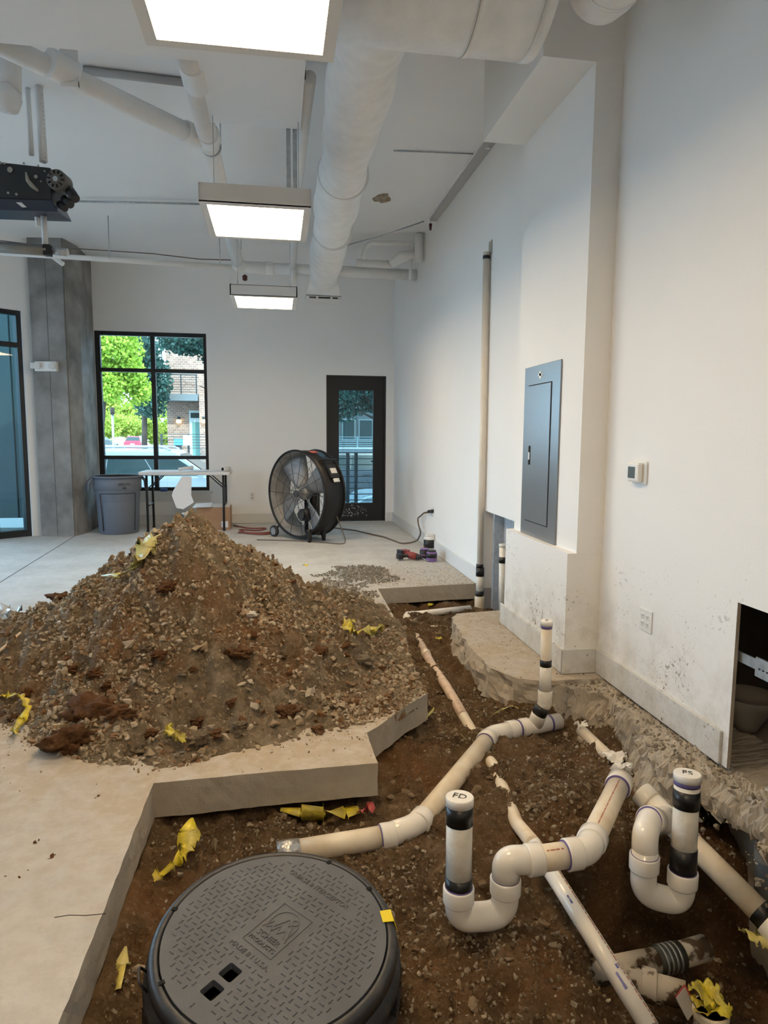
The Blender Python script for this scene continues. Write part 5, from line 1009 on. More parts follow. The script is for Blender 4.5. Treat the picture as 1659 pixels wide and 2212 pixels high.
for w in (-.005, -FD_+.005):
    g = MB()
    for r in (.10, .28, .44): g.tube([fp(r, 2*math.pi*k/36, w) for k in range(36)], .003, 4, closed=True)
    for k in range(14):
        a = 2*math.pi*k/14; g.tube([fp(.06, a+.12, w), fp(FRr-.015, a, w)], .0035, 4)
    o = obj('wire_guard', g, 'wire', fa); o['kind'] = 'stuff'
    obj('guard_badge', MB().lathe([(.05, w-.006), (.05, w+.008)], FC, RF, 16), 'wire', fa)
for k in range(4):
    a0 = math.pi/2*k+.5; P = []; n1, n2 = 9, 5
    for i in range(n1):
        r = .10+(.53-.10)*i/(n1-1)
        for j_ in range(n2):
            s_ = (j_/(n2-1)-.5); a = a0+s_*(1.0-.25*i/(n1-1)); P.append(fp(r, a, -.17+s_*.13+.02*math.cos(s_*3)))
    me = fast_mesh('blade', np.array([list(p) for p in P]), np.array([(i*n2+j_, (i+1)*n2+j_, (i+1)*n2+j_+1, i*n2+j_+1) for i in range(n1-1) for j_ in range(n2-1)])); o = link('blade', me, 'fan_in', fa); m_ = o.modifiers.new('t', 'SOLIDIFY'); m_.thickness = .004
obj('hub', MB().lathe([(.09, -.22), (.09, -.12), (.05, -.10)], FC, RF, 24), 'fan_in', fa)
obj('motor', MB().tube([fp(.30, -math.pi/2-.05, -.30), fp(.30, -math.pi/2-.05, -.12)], .085, 20), 'black', fa); obj('motor_pulley', MB().tube([fp(.30, -math.pi/2-.05, -.12), fp(.30, -math.pi/2-.05, -.09)], .065, 20), 'wire', fa)
for s_ in (-.10, .14): obj('post', MB().tube([FC+side*s_-nF*.27-up_*.555, FC+side*s_-nF*.27+up_*.03], .028, 4), 'drum', fa)
obj('belt_guard', MB().tube([fp(.02, 0, -.30), fp(.3, -math.pi/2, -.30)], .05, 8), 'drum', fa); obj('warning_label', MB().box(fp(.42, -math.pi/2+.16, -.235), (.06, .004, .14), R=RF @ Matrix.Rotation(math.pi/2, 3, 'X')), 'white_plastic', fa)
swc = fp(FRr+.03, .62, -FD_*.55); sgn = 1 if (RF @ Vector((1, 0, 0))).x > 0 else -1
ang = .55 if sgn > 0 else math.pi-.55
swd = (fp(1, ang, 0)-FC).normalized(); swt = nF.cross(swd).normalized(); swR = Matrix((nF, swt, swd)).transposed(); swp = FC+swd*(FRr+.02)-nF*FD_*.55
obj('switch_box', MB().box(swp, (.16, .20, .05), R=swR), 'black', fa, .004); obj('switch_label', MB().box(swp+swd*.027+swt*.035*(-1 if swt.z > 0 else 1)*-0, (.10, .075, .004), R=swR), 'white_plastic', fa); obj('switch_label', MB().box(swp+swd*.012-swt*(.135 if swt.z > 0 else -.135), (.09, .05, .02), R=swR), 'white_plastic', fa)
hd = FC+(fp(1, ang+(.28 if sgn > 0 else -.28), 0)-FC)*(FRr+.05); obj('handle', MB().tube([hd-nF*.02, hd-nF*(FD_-.02)], .012, 8), 'drum', fa)
rl_ = FC+(fp(1, ang+(.75 if sgn > 0 else -.75), 0)-FC)*(FRr+.003)-nF*FD_*.5; rld = (rl_-(FC-nF*FD_*.5)).normalized(); obj('red_label', MB().box(rl_, (.11, .09, .004), R=Matrix((nF, nF.cross(rld), rld)).transposed()), mat('faded_red_label', (.55, .11, .07), .5), fa)
left = -side if side.x > 0 else side; right = -left
for w in (.03, -FD_-.03):
    c = FC+left*.44-nF*0+nF*w; c.z = .082; wl_ = obj('wheel', MB().lathe([(.05, -.022), (.078, -.02), (.082, 0), (.078, .02), (.05, .022)], c, RF, 24), mat('tyre_rubber', (.03, .03, .032), .6) if w > 0 else 'black', fa); obj('wheel_hub', MB().lathe([(.05, -.024), (.05, .026)], c, RF, 16), 'galv', wl_)
    for k in range(5): obj('wheel_opening', MB().box(c+nF*.026+side*(.03*math.cos(k*1.257))+up_*(.03*math.sin(k*1.257)), (.016, .012, .004), R=RF @ Matrix.Rotation(k*1.257, 3, 'Z')), 'black', wl_)
    obj('axle_arm', MB().tube([c, FC+left*.36-up_*.46+nF*min(w, 0)], .014, 6), 'drum', fa)
    l_ = FC+right*.30+nF*(w*.6); obj('foot', MB().add([(l_+right*x+nF*y+up_*0)*1 for x, y in ()], []) if False else MB().tube([Vector((l_.x, l_.y, .0)), Vector((l_.x, l_.y, .06)), Vector((l_.x, l_.y, .17))+left*.02], [.022, .03, .055], 4), 'drum', fa)
# power cords
def cord(label, pts, r, m='cord', name='extension_cord'):
    o = obj(name, MB().tube(bend([v3(p) for p in pts], .25, 6), r, 7), m); tagp(o, label, 'cord'); return o
cord('pale cord dropping from the fan switch and looping on the floor', [swp+swd*.03-up_*.06, pyp(718, 1080, 8.95), pyp(729, 1120, 8.9), pz(748, 1168, .008), pz(742, 1176, .008), pz(700, 1172, .008), pz(640, 1168, .008), pz(555, 1166, .008)], .008)
cord('dark cord from behind the fan across the floor up to the outlet', [pz(722, 1140, .01), pz(770, 1146, .01), pz(785, 1150, .01), pz(830, 1160, .01), pz(870, 1175, .01), pz(900, 1170, .02), pxp(910, 1152, XR-.08), pxp(904, 1135, XR-.06), pxp(902, 1120, XR-.06), pxp(916, 1108, XR-.04), pxp(930, 1105, XR-.03)], .011)
obj('plug', MB().tube([pxp(926, 1105, XR-.04), pxp(936, 1104, XR-.008)], .022, 8), 'black', bpy.data.objects['cord_outlet'])
c0 = [pz(x, y, .012) for x, y in ((505, 1135), (540, 1142), (580, 1140), (560, 1147), (510, 1143), (535, 1152), (578, 1151), (600, 1146), (575, 1156), (515, 1150))]; cord('tangled red-brown cord coiled on the floor left of the fan', c0, .012, 'cordred')
# ================================================================ BIN, TABLE AND WHAT IS ON THEM
bc = Vector((-2.27, 10.14, 0)); bb_ = thing('trash_bin', 'round grey plastic trash bin beside the concrete column', 'trash bin', bc); SB = 1.02
o = obj('bin_body', MB().lathe([(.255*SB, 0), (.265*SB, .01), (.292*SB, .52), (.30*SB, .62), (.318*SB, .63), (.322*SB, .80*SB), (.31*SB, .80*SB), (.305*SB, .64), (.25*SB, .03), (.0, .03)], bc, n=48, closed_ends=False), 'bin', bb_)
obj('bin_rim', MB().lathe([(.318*SB, .785*SB), (.34*SB, .788*SB), (.343*SB, .80*SB), (.332*SB, .812*SB), (.315*SB, .808*SB)], bc, n=48, closed_ends=False), 'bin', bb_)
obj('bin_liner', MB().lathe([(.302*SB, .803*SB), (.29*SB, .7), (.25*SB, .3), (.0, .29)], bc, n=40, closed_ends=False), 'bin_dark', bb_)
for a in (math.radians(196), math.radians(16)):
    d = Vector((math.cos(a), math.sin(a), 0)); s_ = Vector((-d.y, d.x, 0)); q = bc+d*.325*SB
    obj('handle', MB().tube(bend([q+s_*.10+up_*.80, q+s_*.10+d*.05+up_*.74, q+s_*.085+d*.06+up_*.62, q-s_*.085+d*.06+up_*.62, q-s_*.10+d*.05+up_*.74, q-s_*.10+up_*.80], .04, 4), .018, 8), 'bin', bb_)
for a in (math.radians(235), math.radians(330)): d = Vector((math.cos(a), math.sin(a), 0)); obj('panel_ridge', MB().tube([bc+d*.283+up_*.05, bc+d*.318+up_*.58], .006, 6), 'bin_dark', bb_)
ar = []
for k in range(13): a = math.radians(235+95*k/12); ar.append(bc+Vector((math.cos(a), math.sin(a), 0))*.309+up_*.585)
obj('panel_ridge', MB().tube(ar, .006, 6), 'bin_dark', bb_)
ta = math.radians(-62); td = Vector((math.cos(ta), math.sin(ta), 0)); text_mesh('lettering', 'BRUTE', .055, .001, 'ink', bb_, frame_mw(bc+td*.331+up_*.715, (-td.y, td.x, 0), (0, 0, 1))); obj('small_mark', MB().box(bc+td*.330+up_*.665, (.05, .003, .02), ta+math.pi/2), 'ink', bb_)
# folding table
tz_ = .865; tl = pyp(298, 1021, 10.05); tr_ = pyp(496, 1016, 10.05); ft = thing('folding_table', 'white folding table with dark legs below the window', 'table', ((tl[0]+tr_[0])/2, 10.35, 0)); tz_ = tl[2]+.01
obj('table_top', MB().bb(tl[0], tr_[0], 10.05, 10.68, tz_-.05, tz_), 'table', ft, .012)
for x in (tl[0]+.10, tr_[0]-.10):
    for y in (10.13, 10.60): obj('leg', MB().tube([(x, y, 0), (x, y, tz_-.05)], .017, 10), 'dark_metal', ft); obj('foot_tip', MB().tube([(x, y, 0), (x, y, .03)], .021, 10), 'black', ft)
    obj('crossbar', MB().tube([(x, 10.13, .38), (x, 10.60, .38)], .014, 8), 'dark_metal', ft); s_ = 1 if x < (tl[0]+tr_[0])/2 else -1
    for y in (10.2, 10.5): obj('brace', MB().tube([(x, y, tz_-.25), (x+s_*.22, y, tz_-.05)], .009, 6), 'dark_metal', ft)
def paper(label, pts, z, m='paper'):
    o = obj('paper_sheet', MB().prism(pts, z, z+.002), m); tagp(o, label, 'paper', 'papers on the folding table'); return o
yy = 10.35; paper('large white plan sheet spread over the left of the folding table', [(tl[0]+.12, 10.08), (tl[0]+.75, 10.06), (tl[0]+.80, 10.55), (tl[0]+.15, 10.60)], tz_+.001); paper('white plan sheet lying on the right of the folding table', [(tl[0]+.70, 10.10), (tr_[0]-.22, 10.08), (tr_[0]-.16, 10.5), (tl[0]+.72, 10.6)], tz_+.0045)
q0 = v3(pyp(386, 1019, 10.2)); q1 = v3(pyp(417, 1010, 10.3)); q0.z = tz_+.03; q1.z = tz_+.055; o = obj('paper_roll', MB().tube([q0, q1], .024, 12), 'paper'); tagp(o, 'loosely rolled white drawing in the middle of the table', 'paper roll', 'papers on the folding table')
q0 = v3(pyp(481, 1014, 10.12)); q0.z = tz_+.035; rp = thing('cable_roll', 'small white roll with a dark hollow core at the right end of the table', 'roll', q0-Vector((0, 0, .035))); obj('roll', MB().tube([q0, q0+Vector((.09, .12, 0))], .035, 16), 'paper', rp); obj('core', MB().tube([q0-Vector((.0015, .002, 0)), q0+Vector((.002, .003, 0))], .024, 14), 'hole', rp)
hg = [pyp(402, 1029, 10.04), pyp(414, 1030, 10.04), pyp(413, 1070, 10.02), pyp(419, 1085, 9.99), pyp(396, 1100, 10.0), pyp(381, 1097, 10.01), pyp(371, 1070, 10.03), pyp(374, 1060, 10.04), pyp(393, 1029, 10.045)]
me = MB().add(hg, [tuple(range(len(hg)))]); o = obj('hanging_sheet', me, 'paper'); so2 = o.modifiers.new('t', 'SOLIDIFY'); so2.thickness = .003; tagp(o, 'white sheet hanging off the front edge of the folding table', 'paper sheet')
x0 = pyp(425, 1100, 10.25)[0]; x1 = pyp(497, 1100, 10.25)[0]; zt_ = pyp(460, 1097, 10.2)[2]
bx_ = thing('cardboard_box', 'brown cardboard box with pale flaps under the table', 'box', ((x0+x1)/2, 10.4, 0)); obj('box_body', MB().bb(x0, x1, 10.22, 10.62, 0, zt_), 'card', bx_); obj('flap', MB().add([(x0-.06, 10.2, zt_+.005), (x0+.22, 10.16, zt_+.015), (x0+.2, 10.6, zt_+.04), (x0-.05, 10.6, zt_+.03)], [(0, 1, 2, 3)]), 'paper', bx_); obj('flap', MB().add([(x0+.22, 10.22, zt_+.004), (x1, 10.22, zt_+.004), (x1-.02, 10.6, zt_+.03), (x0+.2, 10.6, zt_+.03)], [(0, 1, 2, 3)]), 'table', bx_); obj('shipping_label', MB().bb(x1-.13, x1-.03, 10.216, 10.221, .04, .13), 'paper', bx_)
cT = pyp(354, 1063, YB-.01); bt = thing('tape_roll', 'blue masking tape roll on the window sill', 'tape roll', (cT[0], YB-.01, WZ0-.005)); obj('tape_roll_body', MB().lathe([(.035, 0), (.056, 0), (.056, .045), (.035, .045), (.035, 0)], (cT[0], YB-.0, WZ0-.004), n=24, closed_ends=False), 'blue', bt)
# emergency light on the column
ex = pyp(101, 792, 9.83); el = thing('emergency_light', 'white twin-head emergency light on the concrete column', 'emergency light', (ex[0], 9.83, ex[2]-.07)); obj('body', MB().box((ex[0], 9.815, ex[2]), (.29, .07, .13), -.12), 'white_plastic', el, .006); 
for s_ in (-.10, .09): obj('lamp_head', MB().lathe([(.02, 0), (.042, -.02), (.045, -.05), (.036, -.052)], (ex[0]+s_, 9.79, ex[2]+.005), rot_to((0, 1, 0)), 18), 'white_plastic', el); obj('lamp_glass', MB().lathe([(.034, -.053), (.034, -.050)], (ex[0]+s_, 9.79, ex[2]+.005), rot_to((0, 1, 0)), 16), 'fixture', el)
obj('side_head', MB().box((ex[0]-.165, 9.80, ex[2]+.005), (.05, .06, .075)), 'white_plastic', el)
# cans and drill by the far wall
def can(label, px, py, r, h, mb_, mt_, z=0., lidm='white_plastic', band=None):
    p = pz(px, py, z); t = thing('primer_can', label, 'can', (p[0], p[1], z), 'cans stacked by the wall'); obj('can_body', MB().lathe([(r*.95, 0), (r, .006), (r, h*.8), (r*.8, h*.9)], p, n=24), mb_, t); obj('can_lid', MB().lathe([(r*.82, h*.88), (r*.85, h), (r*.7, h+.004)], p, n=24), lidm, t)
    if band: obj('label_band', MB().lathe([(r+.001, h*band[0]), (r+.001, h*band[1])], p, n=24), mt_, t)
    return p
can('purple-labelled primer can at the front of the group by the wall', 932, 1212, .062, .125, 'purple', 'tape', 0, 'black', (.35, .75)); can('dark glue can behind the purple can', 917, 1207, .058, .12, 'tape', 'purple', 0, 'purple', (.3, .5)); can('tall white can with black band leaning on the baseboard', 928, 1192, .075, .22, 'white_plastic', 'tape', 0, 'white_plastic', (.25, .72))
p = pz(872, 1202, 0); kt = thing('battery_pack', 'red and black tool battery on the concrete floor', 'battery', p); obj('case', MB().box((p[0], p[1], .045), (.12, .10, .07), .4), 'toolred', kt, .008); obj('black_end', MB().box((p[0]-.045, p[1]-.02, .046), (.036, .104, .074), .4), 'black', kt, .006); obj('base', MB().box((p[0], p[1], .006), (.125, .105, .012), .4), 'black', kt)
p = pz(893, 1210, 0); dl = thing('power_drill', 'red and black cordless drill lying on the floor beside the cans', 'drill', p); q = Vector((p[0], p[1], .05)); dd_ = Vector((.75, -.65, -.12)).normalized(); obj('motor_body', MB().tube([q-dd_*.09, q-dd_*.02, q+dd_*.05], [.036, .042, .036], 14), 'toolred', dl); obj('chuck', MB().tube([q+dd_*.05, q+dd_*.08, q+dd_*.11], [.034, .03, .016], 14), 'black', dl); obj('bit', MB().tube([q+dd_*.11, q+dd_*.20-Vector((0, 0, .015))], .005, 8), 'galv', dl); obj('grip', MB().tube([q-dd_*.04, q-dd_*.05+Vector((-.09, -.02, -.01))], .02, 10), 'black', dl); obj('grip_battery', MB().box(q-dd_*.05+Vector((-.12, -.02, -.012)), (.06, .075, .06), .3), 'black', dl, .006)
# ================================================================ OUTSIDE
GZo = -.48
M['asphalt'] = mat('asphalt', (.16, .16, .165), .9, col2=(.2, .2, .2), nscale=3); M['brick'] = None
def brick_mat():
    m = mat('brick_wall', (.40, .25, .18), .9); nt = m.node_tree; b = nt.nodes['Principled BSDF']; t = nt.nodes.new('ShaderNodeTexBrick'); g = nt.nodes.new('ShaderNodeNewGeometry'); s_ = nt.nodes.new('ShaderNodeSeparateXYZ'); c = nt.nodes.new('ShaderNodeCombineXYZ')
    nt.links.new(g.outputs['Position'], s_.inputs[0]); nt.links.new(s_.outputs[0], c.inputs[0]); nt.links.new(s_.outputs[2], c.inputs[1]); nt.links.new(c.outputs[0], t.inputs['Vector'])
    t.inputs['Color1'].default_value = (.40, .27, .20, 1); t.inputs['Color2'].default_value = (.27, .16, .12, 1); t.inputs['Mortar'].default_value = (.5, .45, .4, 1); t.inputs['Scale'].default_value = 2.2; t.inputs['Mortar Size'].default_value = .018; nt.links.new(t.outputs['Color'], b.inputs['Base Color']); return m
M['brick'] = brick_mat(); M['siding'] = mat('grey_green_siding', (.10, .12, .12), .8); M['trimblue'] = mat('pale_door_paint', (.55, .66, .66), .5); M['darkglass'] = mat('dark_window_glass', (.03, .05, .05), .15, spec=.22); M['railing'] = mat('dark_railing', (.03, .035, .04), .5)
M['carwhite'] = mat('white_car_paint', (.38, .42, .44), .18, spec=.6); M['carred'] = mat('red_car_paint', (.36, .03, .06), .25); M['cargrey'] = mat('grey_car_paint', (.09, .10, .115), .25); M['tyre'] = mat('car_tyre', (.015, .015, .015), .8); M['lamp_glow'] = mat('lit_sconce', (1, .8, .4), .5, em=(1, .68, .22), emw=3.)
struct('ground_street', MB().bb(-90, 60, YB+.23, 160, GZo-.1, GZo).bb(-60, END[0]-.36, -40, YB+.23, GZo-.1, GZo), 'asphalt', 'grey asphalt street outside'); struct('ground_walk', MB().bb(-14, 8, YB+.23, 12.5, GZo, -.05), mat('sidewalk', (.45, .44, .42), .9), 'pale concrete walk outside the back wall')
def leafmat(name, a, b): return stones_like(name, a, b)
def stones_like(name, a, b):
    m = mat(name, a, .7, spec=.3); nt = m.node_tree; g = nt.nodes.new('ShaderNodeNewGeometry'); nt.links.new(ramp(nt, g.outputs['Random Per Island'], [(0, a), (1, b)]), nt.nodes['Principled BSDF'].inputs['Base Color'])
    bs = nt.nodes['Principled BSDF']; tr_ = nt.nodes.new('ShaderNodeBsdfTranslucent'); mx_ = nt.nodes.new('ShaderNodeMixShader'); mx_.inputs[0].default_value = .35; nt.links.new(ramp(nt, g.outputs['Random Per Island'], [(0, a), (1, b)]), tr_.inputs[0]); out = nt.nodes['Material Output']; nt.links.new(bs.outputs[0], mx_.inputs[1]); nt.links.new(tr_.outputs[0], mx_.inputs[2]); nt.links.new(mx_.outputs[0], out.inputs[0]); return m
M['leafy'] = stones_like('sunny_yellow_green_leaves', (.22, .40, .03), (.50, .62, .10)); M['leafd'] = stones_like('dark_blue_green_leaves', (.03, .085, .07), (.07, .16, .13)); M['leafh'] = stones_like('hedge_leaves', (.25, .38, .04), (.52, .56, .12)); M['bark'] = mat('bark', (.07, .05, .04), .9, bump=.5)
def tree(name, label, base, crown, rad, n, lm, size, seed, trunk_r=.2, cat='tree'):
    r = np.random.default_rng(seed); t = thing(name, label, cat, base); base = v3(base); cc = v3(crown)
    if trunk_r:
        obj('trunk', MB().tube([base, base.lerp(cc, .5)+Vector((.1, 0, 0)), cc], [trunk_r, trunk_r*.8, trunk_r*.3], 10), 'bark', t)
        for k in range(5): a = r.uniform(0, 6.28); q = base.lerp(cc, r.uniform(.5, .9)); obj('branch', MB().tube([q, q+Vector((math.cos(a)*rad[0]*.5, math.sin(a)*rad[1]*.5, rad[2]*.3))], [trunk_r*.35, .02], 6), 'bark', t)
    nb = 26; C_ = r.normal(size=(nb, 3)); C_ /= np.linalg.norm(C_, axis=1)[:, None]; C_ *= r.uniform(.45, .95, (nb, 1)); w = r.integers(0, nb, n); d = r.normal(size=(n, 3)); d /= np.linalg.norm(d, axis=1)[:, None]
    P = (C_[w]+d*r.uniform(.12, .34, (n, 1)))*np.array(rad)+np.array([*cc]); R = rand_rot(n, r); q = np.array([[-1, -.5, 0], [1, -.5, 0], [.6, .6, .2], [-.6, .6, .2]]); X = np.einsum('nij,vj->nvi', R, q)*(size*r.uniform(.6, 1.3, n))[:, None, None]+P[:, None, :]
    o = link('foliage', fast_mesh('foliage', X.reshape(-1, 3), np.arange(n*4).reshape(n, 4)), lm, t); o['kind'] = 'stuff'; return t
def op_(px, py, y): return pyp(px, py, y)
p = op_(255, 800, 26); tree('sunlit_tree', 'sunlit yellow-green leafy tree at the left of the window', (p[0]-1.2, 26, GZo), (p[0]-.35, 26, p[2]+.65), (1.55, 1.4, 2.15), 24000, 'leafy', .062, 1)
p = op_(300, 800, 36); tree('shade_tree', 'dark blue-green tree in the middle of the window', (p[0]+.1, 36, GZo), (p[0]+.1, 36, p[2]+.4), (1.35, 1.5, 3.1), 12000, 'leafd', .085, 2, .16)
p = op_(410, 750, 30); tree('shade_tree', 'dark tree hanging over the brick house', (p[0]+2.9, 30, GZo), (p[0]+.2, 30, p[2]+.75), (2.1, 1.5, 1.35), 12000, 'leafd', .07, 3, .2)
p = op_(770, 870, 27); tree('shade_tree', 'dark tree seen in the top of the door glass', (p[0]+2.4, 27, GZo), (p[0]+.2, 27, p[2]+.6), (2.4, 1.5, 1.3), 8000, 'leafd', .075, 4, .2)
for k, (px, y, s_) in enumerate(((240, 90, 2.2), (272, 92, 2.3), (305, 94, 2.2), (350, 96, 2.0))):
    p = op_(px, 922, y); tree('hedge_shrub', ('leftmost sunlit hedge shrub beyond the parked cars', 'sunlit hedge shrub left of the red car', 'sunlit hedge shrub behind the red car', 'small sunlit shrub between the mullion and the brick house')[k], (p[0], y, GZo), (p[0], y, p[2]+.1), (.95*s_, .8*s_, .80*s_), 3000, 'leafh', .13, 20+k, 0, 'shrub')
p = op_(250, 900, 112); tree('distant_tree', 'distant green tree line far down the street on the left', (p[0]-3, 112, GZo), (p[0]-3, 112, 4.4), (7.5, 3, 5), 6000, 'leafh', .33, 41, .3); p = op_(345, 900, 114); tree('distant_tree', 'distant green tree line far down the street behind the mullion', (p[0]+1, 114, GZo), (p[0]+1, 114, 3.6), (6.5, 3, 4.4), 6000, 'leafh', .33, 42, .3)
# brick house with balcony
hy = 38.; bx0 = op_(361, 900, hy)[0]; hs = thing('brick_house', 'brick house with grey balcony seen through the window', 'building', (bx0+4, hy, GZo)); sx1 = op_(640, 900, hy)[0]
obj('brick_wall', MB().bb(bx0, sx1, hy, hy+8, GZo, 9), 'brick', hs); za = op_(400, 868, hy)[2]; zb2 = op_(400, 854, hy)[2]; zr = op_(400, 815, hy)[2]; xb = op_(433, 850, hy)[0]
obj('balcony_slab', MB().bb(bx0, xb, hy-1.3, hy, za, zb2), mat('grey_balcony', (.16, .19, .20), .7), hs)
br_ = obj('balcony_rail', MB().bb(bx0, xb, hy-1.3, hy-1.26, zr, zr+.06), 'railing', hs)
for k in range(7): obj('rail_bar', MB().bb(bx0, xb, hy-1.29, hy-1.27, zb2+.1+k*(zr-zb2-.1)/7, zb2+.125+k*(zr-zb2-.1)/7), 'railing', br_)
for px in (364, 398, 430): x = op_(px, 830, hy)[0]; obj('rail_post', MB().bb(x-.03, x+.03, hy-1.31, hy-1.25, zb2, zr), 'railing', br_)
xa, xc = op_(409, 900, hy)[0], op_(436, 900, hy)[0]; zd = op_(420, 887, hy)[2]; dO = obj('entry_door', MB().bb(xa, xc, hy-.08, hy, GZo, zd), 'trimblue', hs); w_ = xc-xa; obj('door_glass', MB().bb(xa+.22*w_, xc-.02*w_, hy-.1, hy-.07, GZo+.5, zd-.62), mat('teal_door_glass', (.16, .34, .31), .2), dO); obj('transom_glass', MB().bb(xa+.12*w_, xc, hy-.1, hy-.07, zd-.4, zd-.12), 'darkglass', dO)
obj('brick_pier', MB().bb(xc, xc+.55, hy-1.2, hy, GZo, za+.3), 'brick', hs)
for px in (386, 441): q = op_(px, 907, hy-(.15 if px < 400 else 1.35)); s2 = obj('wall_sconce', MB().lathe([(.05, .18), (.10, .15), (.11, -.0)], q, n=10), 'railing', hs); obj('sconce_glow', MB().lathe([(.12, -.18), (.14, -.05), (.11, .02)], q, n=10), 'lamp_glow', s2)
s1 = thing('siding_house', 'dark grey-green house seen through the door glass', 'building', (6, 33, GZo)); obj('siding_wall', MB().bb(op_(690, 900, 33)[0], 14, 33, 38, GZo, 8), 'siding', s1)
for px0, px1 in ((738, 768), (774, 806)):
    xa, xb2 = op_(px0, 900, 33)[0], op_(px1, 900, 33)[0]; z0, z1 = op_(770, 935, 33)[2], op_(770, 905, 33)[2]; wn_ = obj('window', MB().bb(xa, xb2, 32.94, 33, z0-.4, z1), mat('siding_trim', (.2, .23, .23), .6), s1); obj('pane', MB().bb(xa+.07, xb2-.07, 32.92, 32.95, z0-.33, z1-.07), 'darkglass', wn_)
# railings
def rails(name, label, x0, x1, y, z0, z1, n, posts, m='railing', t=.02):
    th = thing(name, label, 'railing', ((x0+x1)/2, y, z0))
    for k in range(n): z = z0+(z1-z0)*k/(n-1); obj('rail', MB().bb(x0, x1, y-t/2, y+t/2, z-t/2, z+t/2), m, th)
    for x in posts: obj('post', MB().bb(x-.03, x+.03, y-.03, y+.03, GZo, z1), m, th)
y = 12.3; rails('walk_railing', 'dark metal railing right outside the glazed door', op_(690, 1000, y)[0], op_(860, 1000, y)[0], y, op_(770, 1080, y)[2], op_(770, 978, y)[2], 9, [op_(751, 1000, y)[0], op_(769, 1000, y)[0]], 'railing', .016)
for nm in [o for o in bpy.data.objects if o.name.startswith('post') and o.parent and o.parent.name == 'walk_railing']: pass
y = 24; rails('street_railing', 'dark horizontal-bar railing in front of the brick house', op_(345, 950, y)[0], op_(470, 950, y)[0], y, op_(400, 968, y)[2], op_(400, 938, y)[2], 6, [op_(407, 950, y)[0], op_(349, 950, y)[0]])
y = 29; rails('porch_railing', 'grey porch railing of the dark house behind the door glass', op_(715, 940, y)[0], op_(830, 940, y)[0], y, op_(770, 972, y)[2], op_(770, 944, y)[2], 7, [op_(772, 950, y)[0]], 'trimblue', .03)
q = op_(400, 950, 25); tk_ = thing('planter_bin', 'turquoise planter box behind the railing', 'planter', (op_(385, 950, 25)[0], 25, GZo)); x = op_(384, 950, 25)[0]; obj('box', MB().bb(x-.14, x+.14, 25, 25.3, op_(384, 962, 25)[2], op_(384, 948, 25)[2]), mat('turquoise', (.08, .42, .55), .5), tk_); obj('box_stand', MB().bb(x-.1, x+.1, 25.05, 25.25, GZo, op_(384, 962, 25)[2]), 'railing', tk_)
x = op_(404, 950, 23.9)[0]; ws = thing('white_notice', 'white notice board on the street railing', 'sign', (x, 23.9, 1.2)); obj('board', MB().bb(x-.13, x+.16, 23.9, 23.93, op_(404, 962, 23.9)[2], op_(404, 940, 23.9)[2]), 'paper', ws); obj('board_post', MB().bb(x+.02, x+.05, 23.93, 23.96, GZo, op_(404, 962, 23.9)[2]), 'railing', ws)
x = op_(245, 950, 30)[0]; pl_ = thing('street_pole', 'pale street sign pole left in the window', 'pole', (x, 30, GZo)); obj('pole', MB().tube([(x, 30, GZo), (x, 30, op_(243, 895, 30)[2])], .05, 8), 'galv', pl_); obj('pole_head', MB().tube([(x, 30, op_(243, 895, 30)[2]), (x, 30, op_(243, 880, 30)[2])], .09, 8), 'bark', pl_)
# dark wall that shows through the tinted sidelight
nb_ = thing('neighbour_wall', 'dark teal panelled building outside the angled storefront', 'building', (-6.3, 15, GZo))
for k in range(6): obj('wall_panel', MB().bb(-7.6+k*.45, -7.6+k*.45+.43, 15+.04*(k % 2), 15.4, GZo, 4.3), mat('teal_panel', (.045, .075, .08), .6) if k == 0 else bpy.data.materials['teal_panel'], nb_)
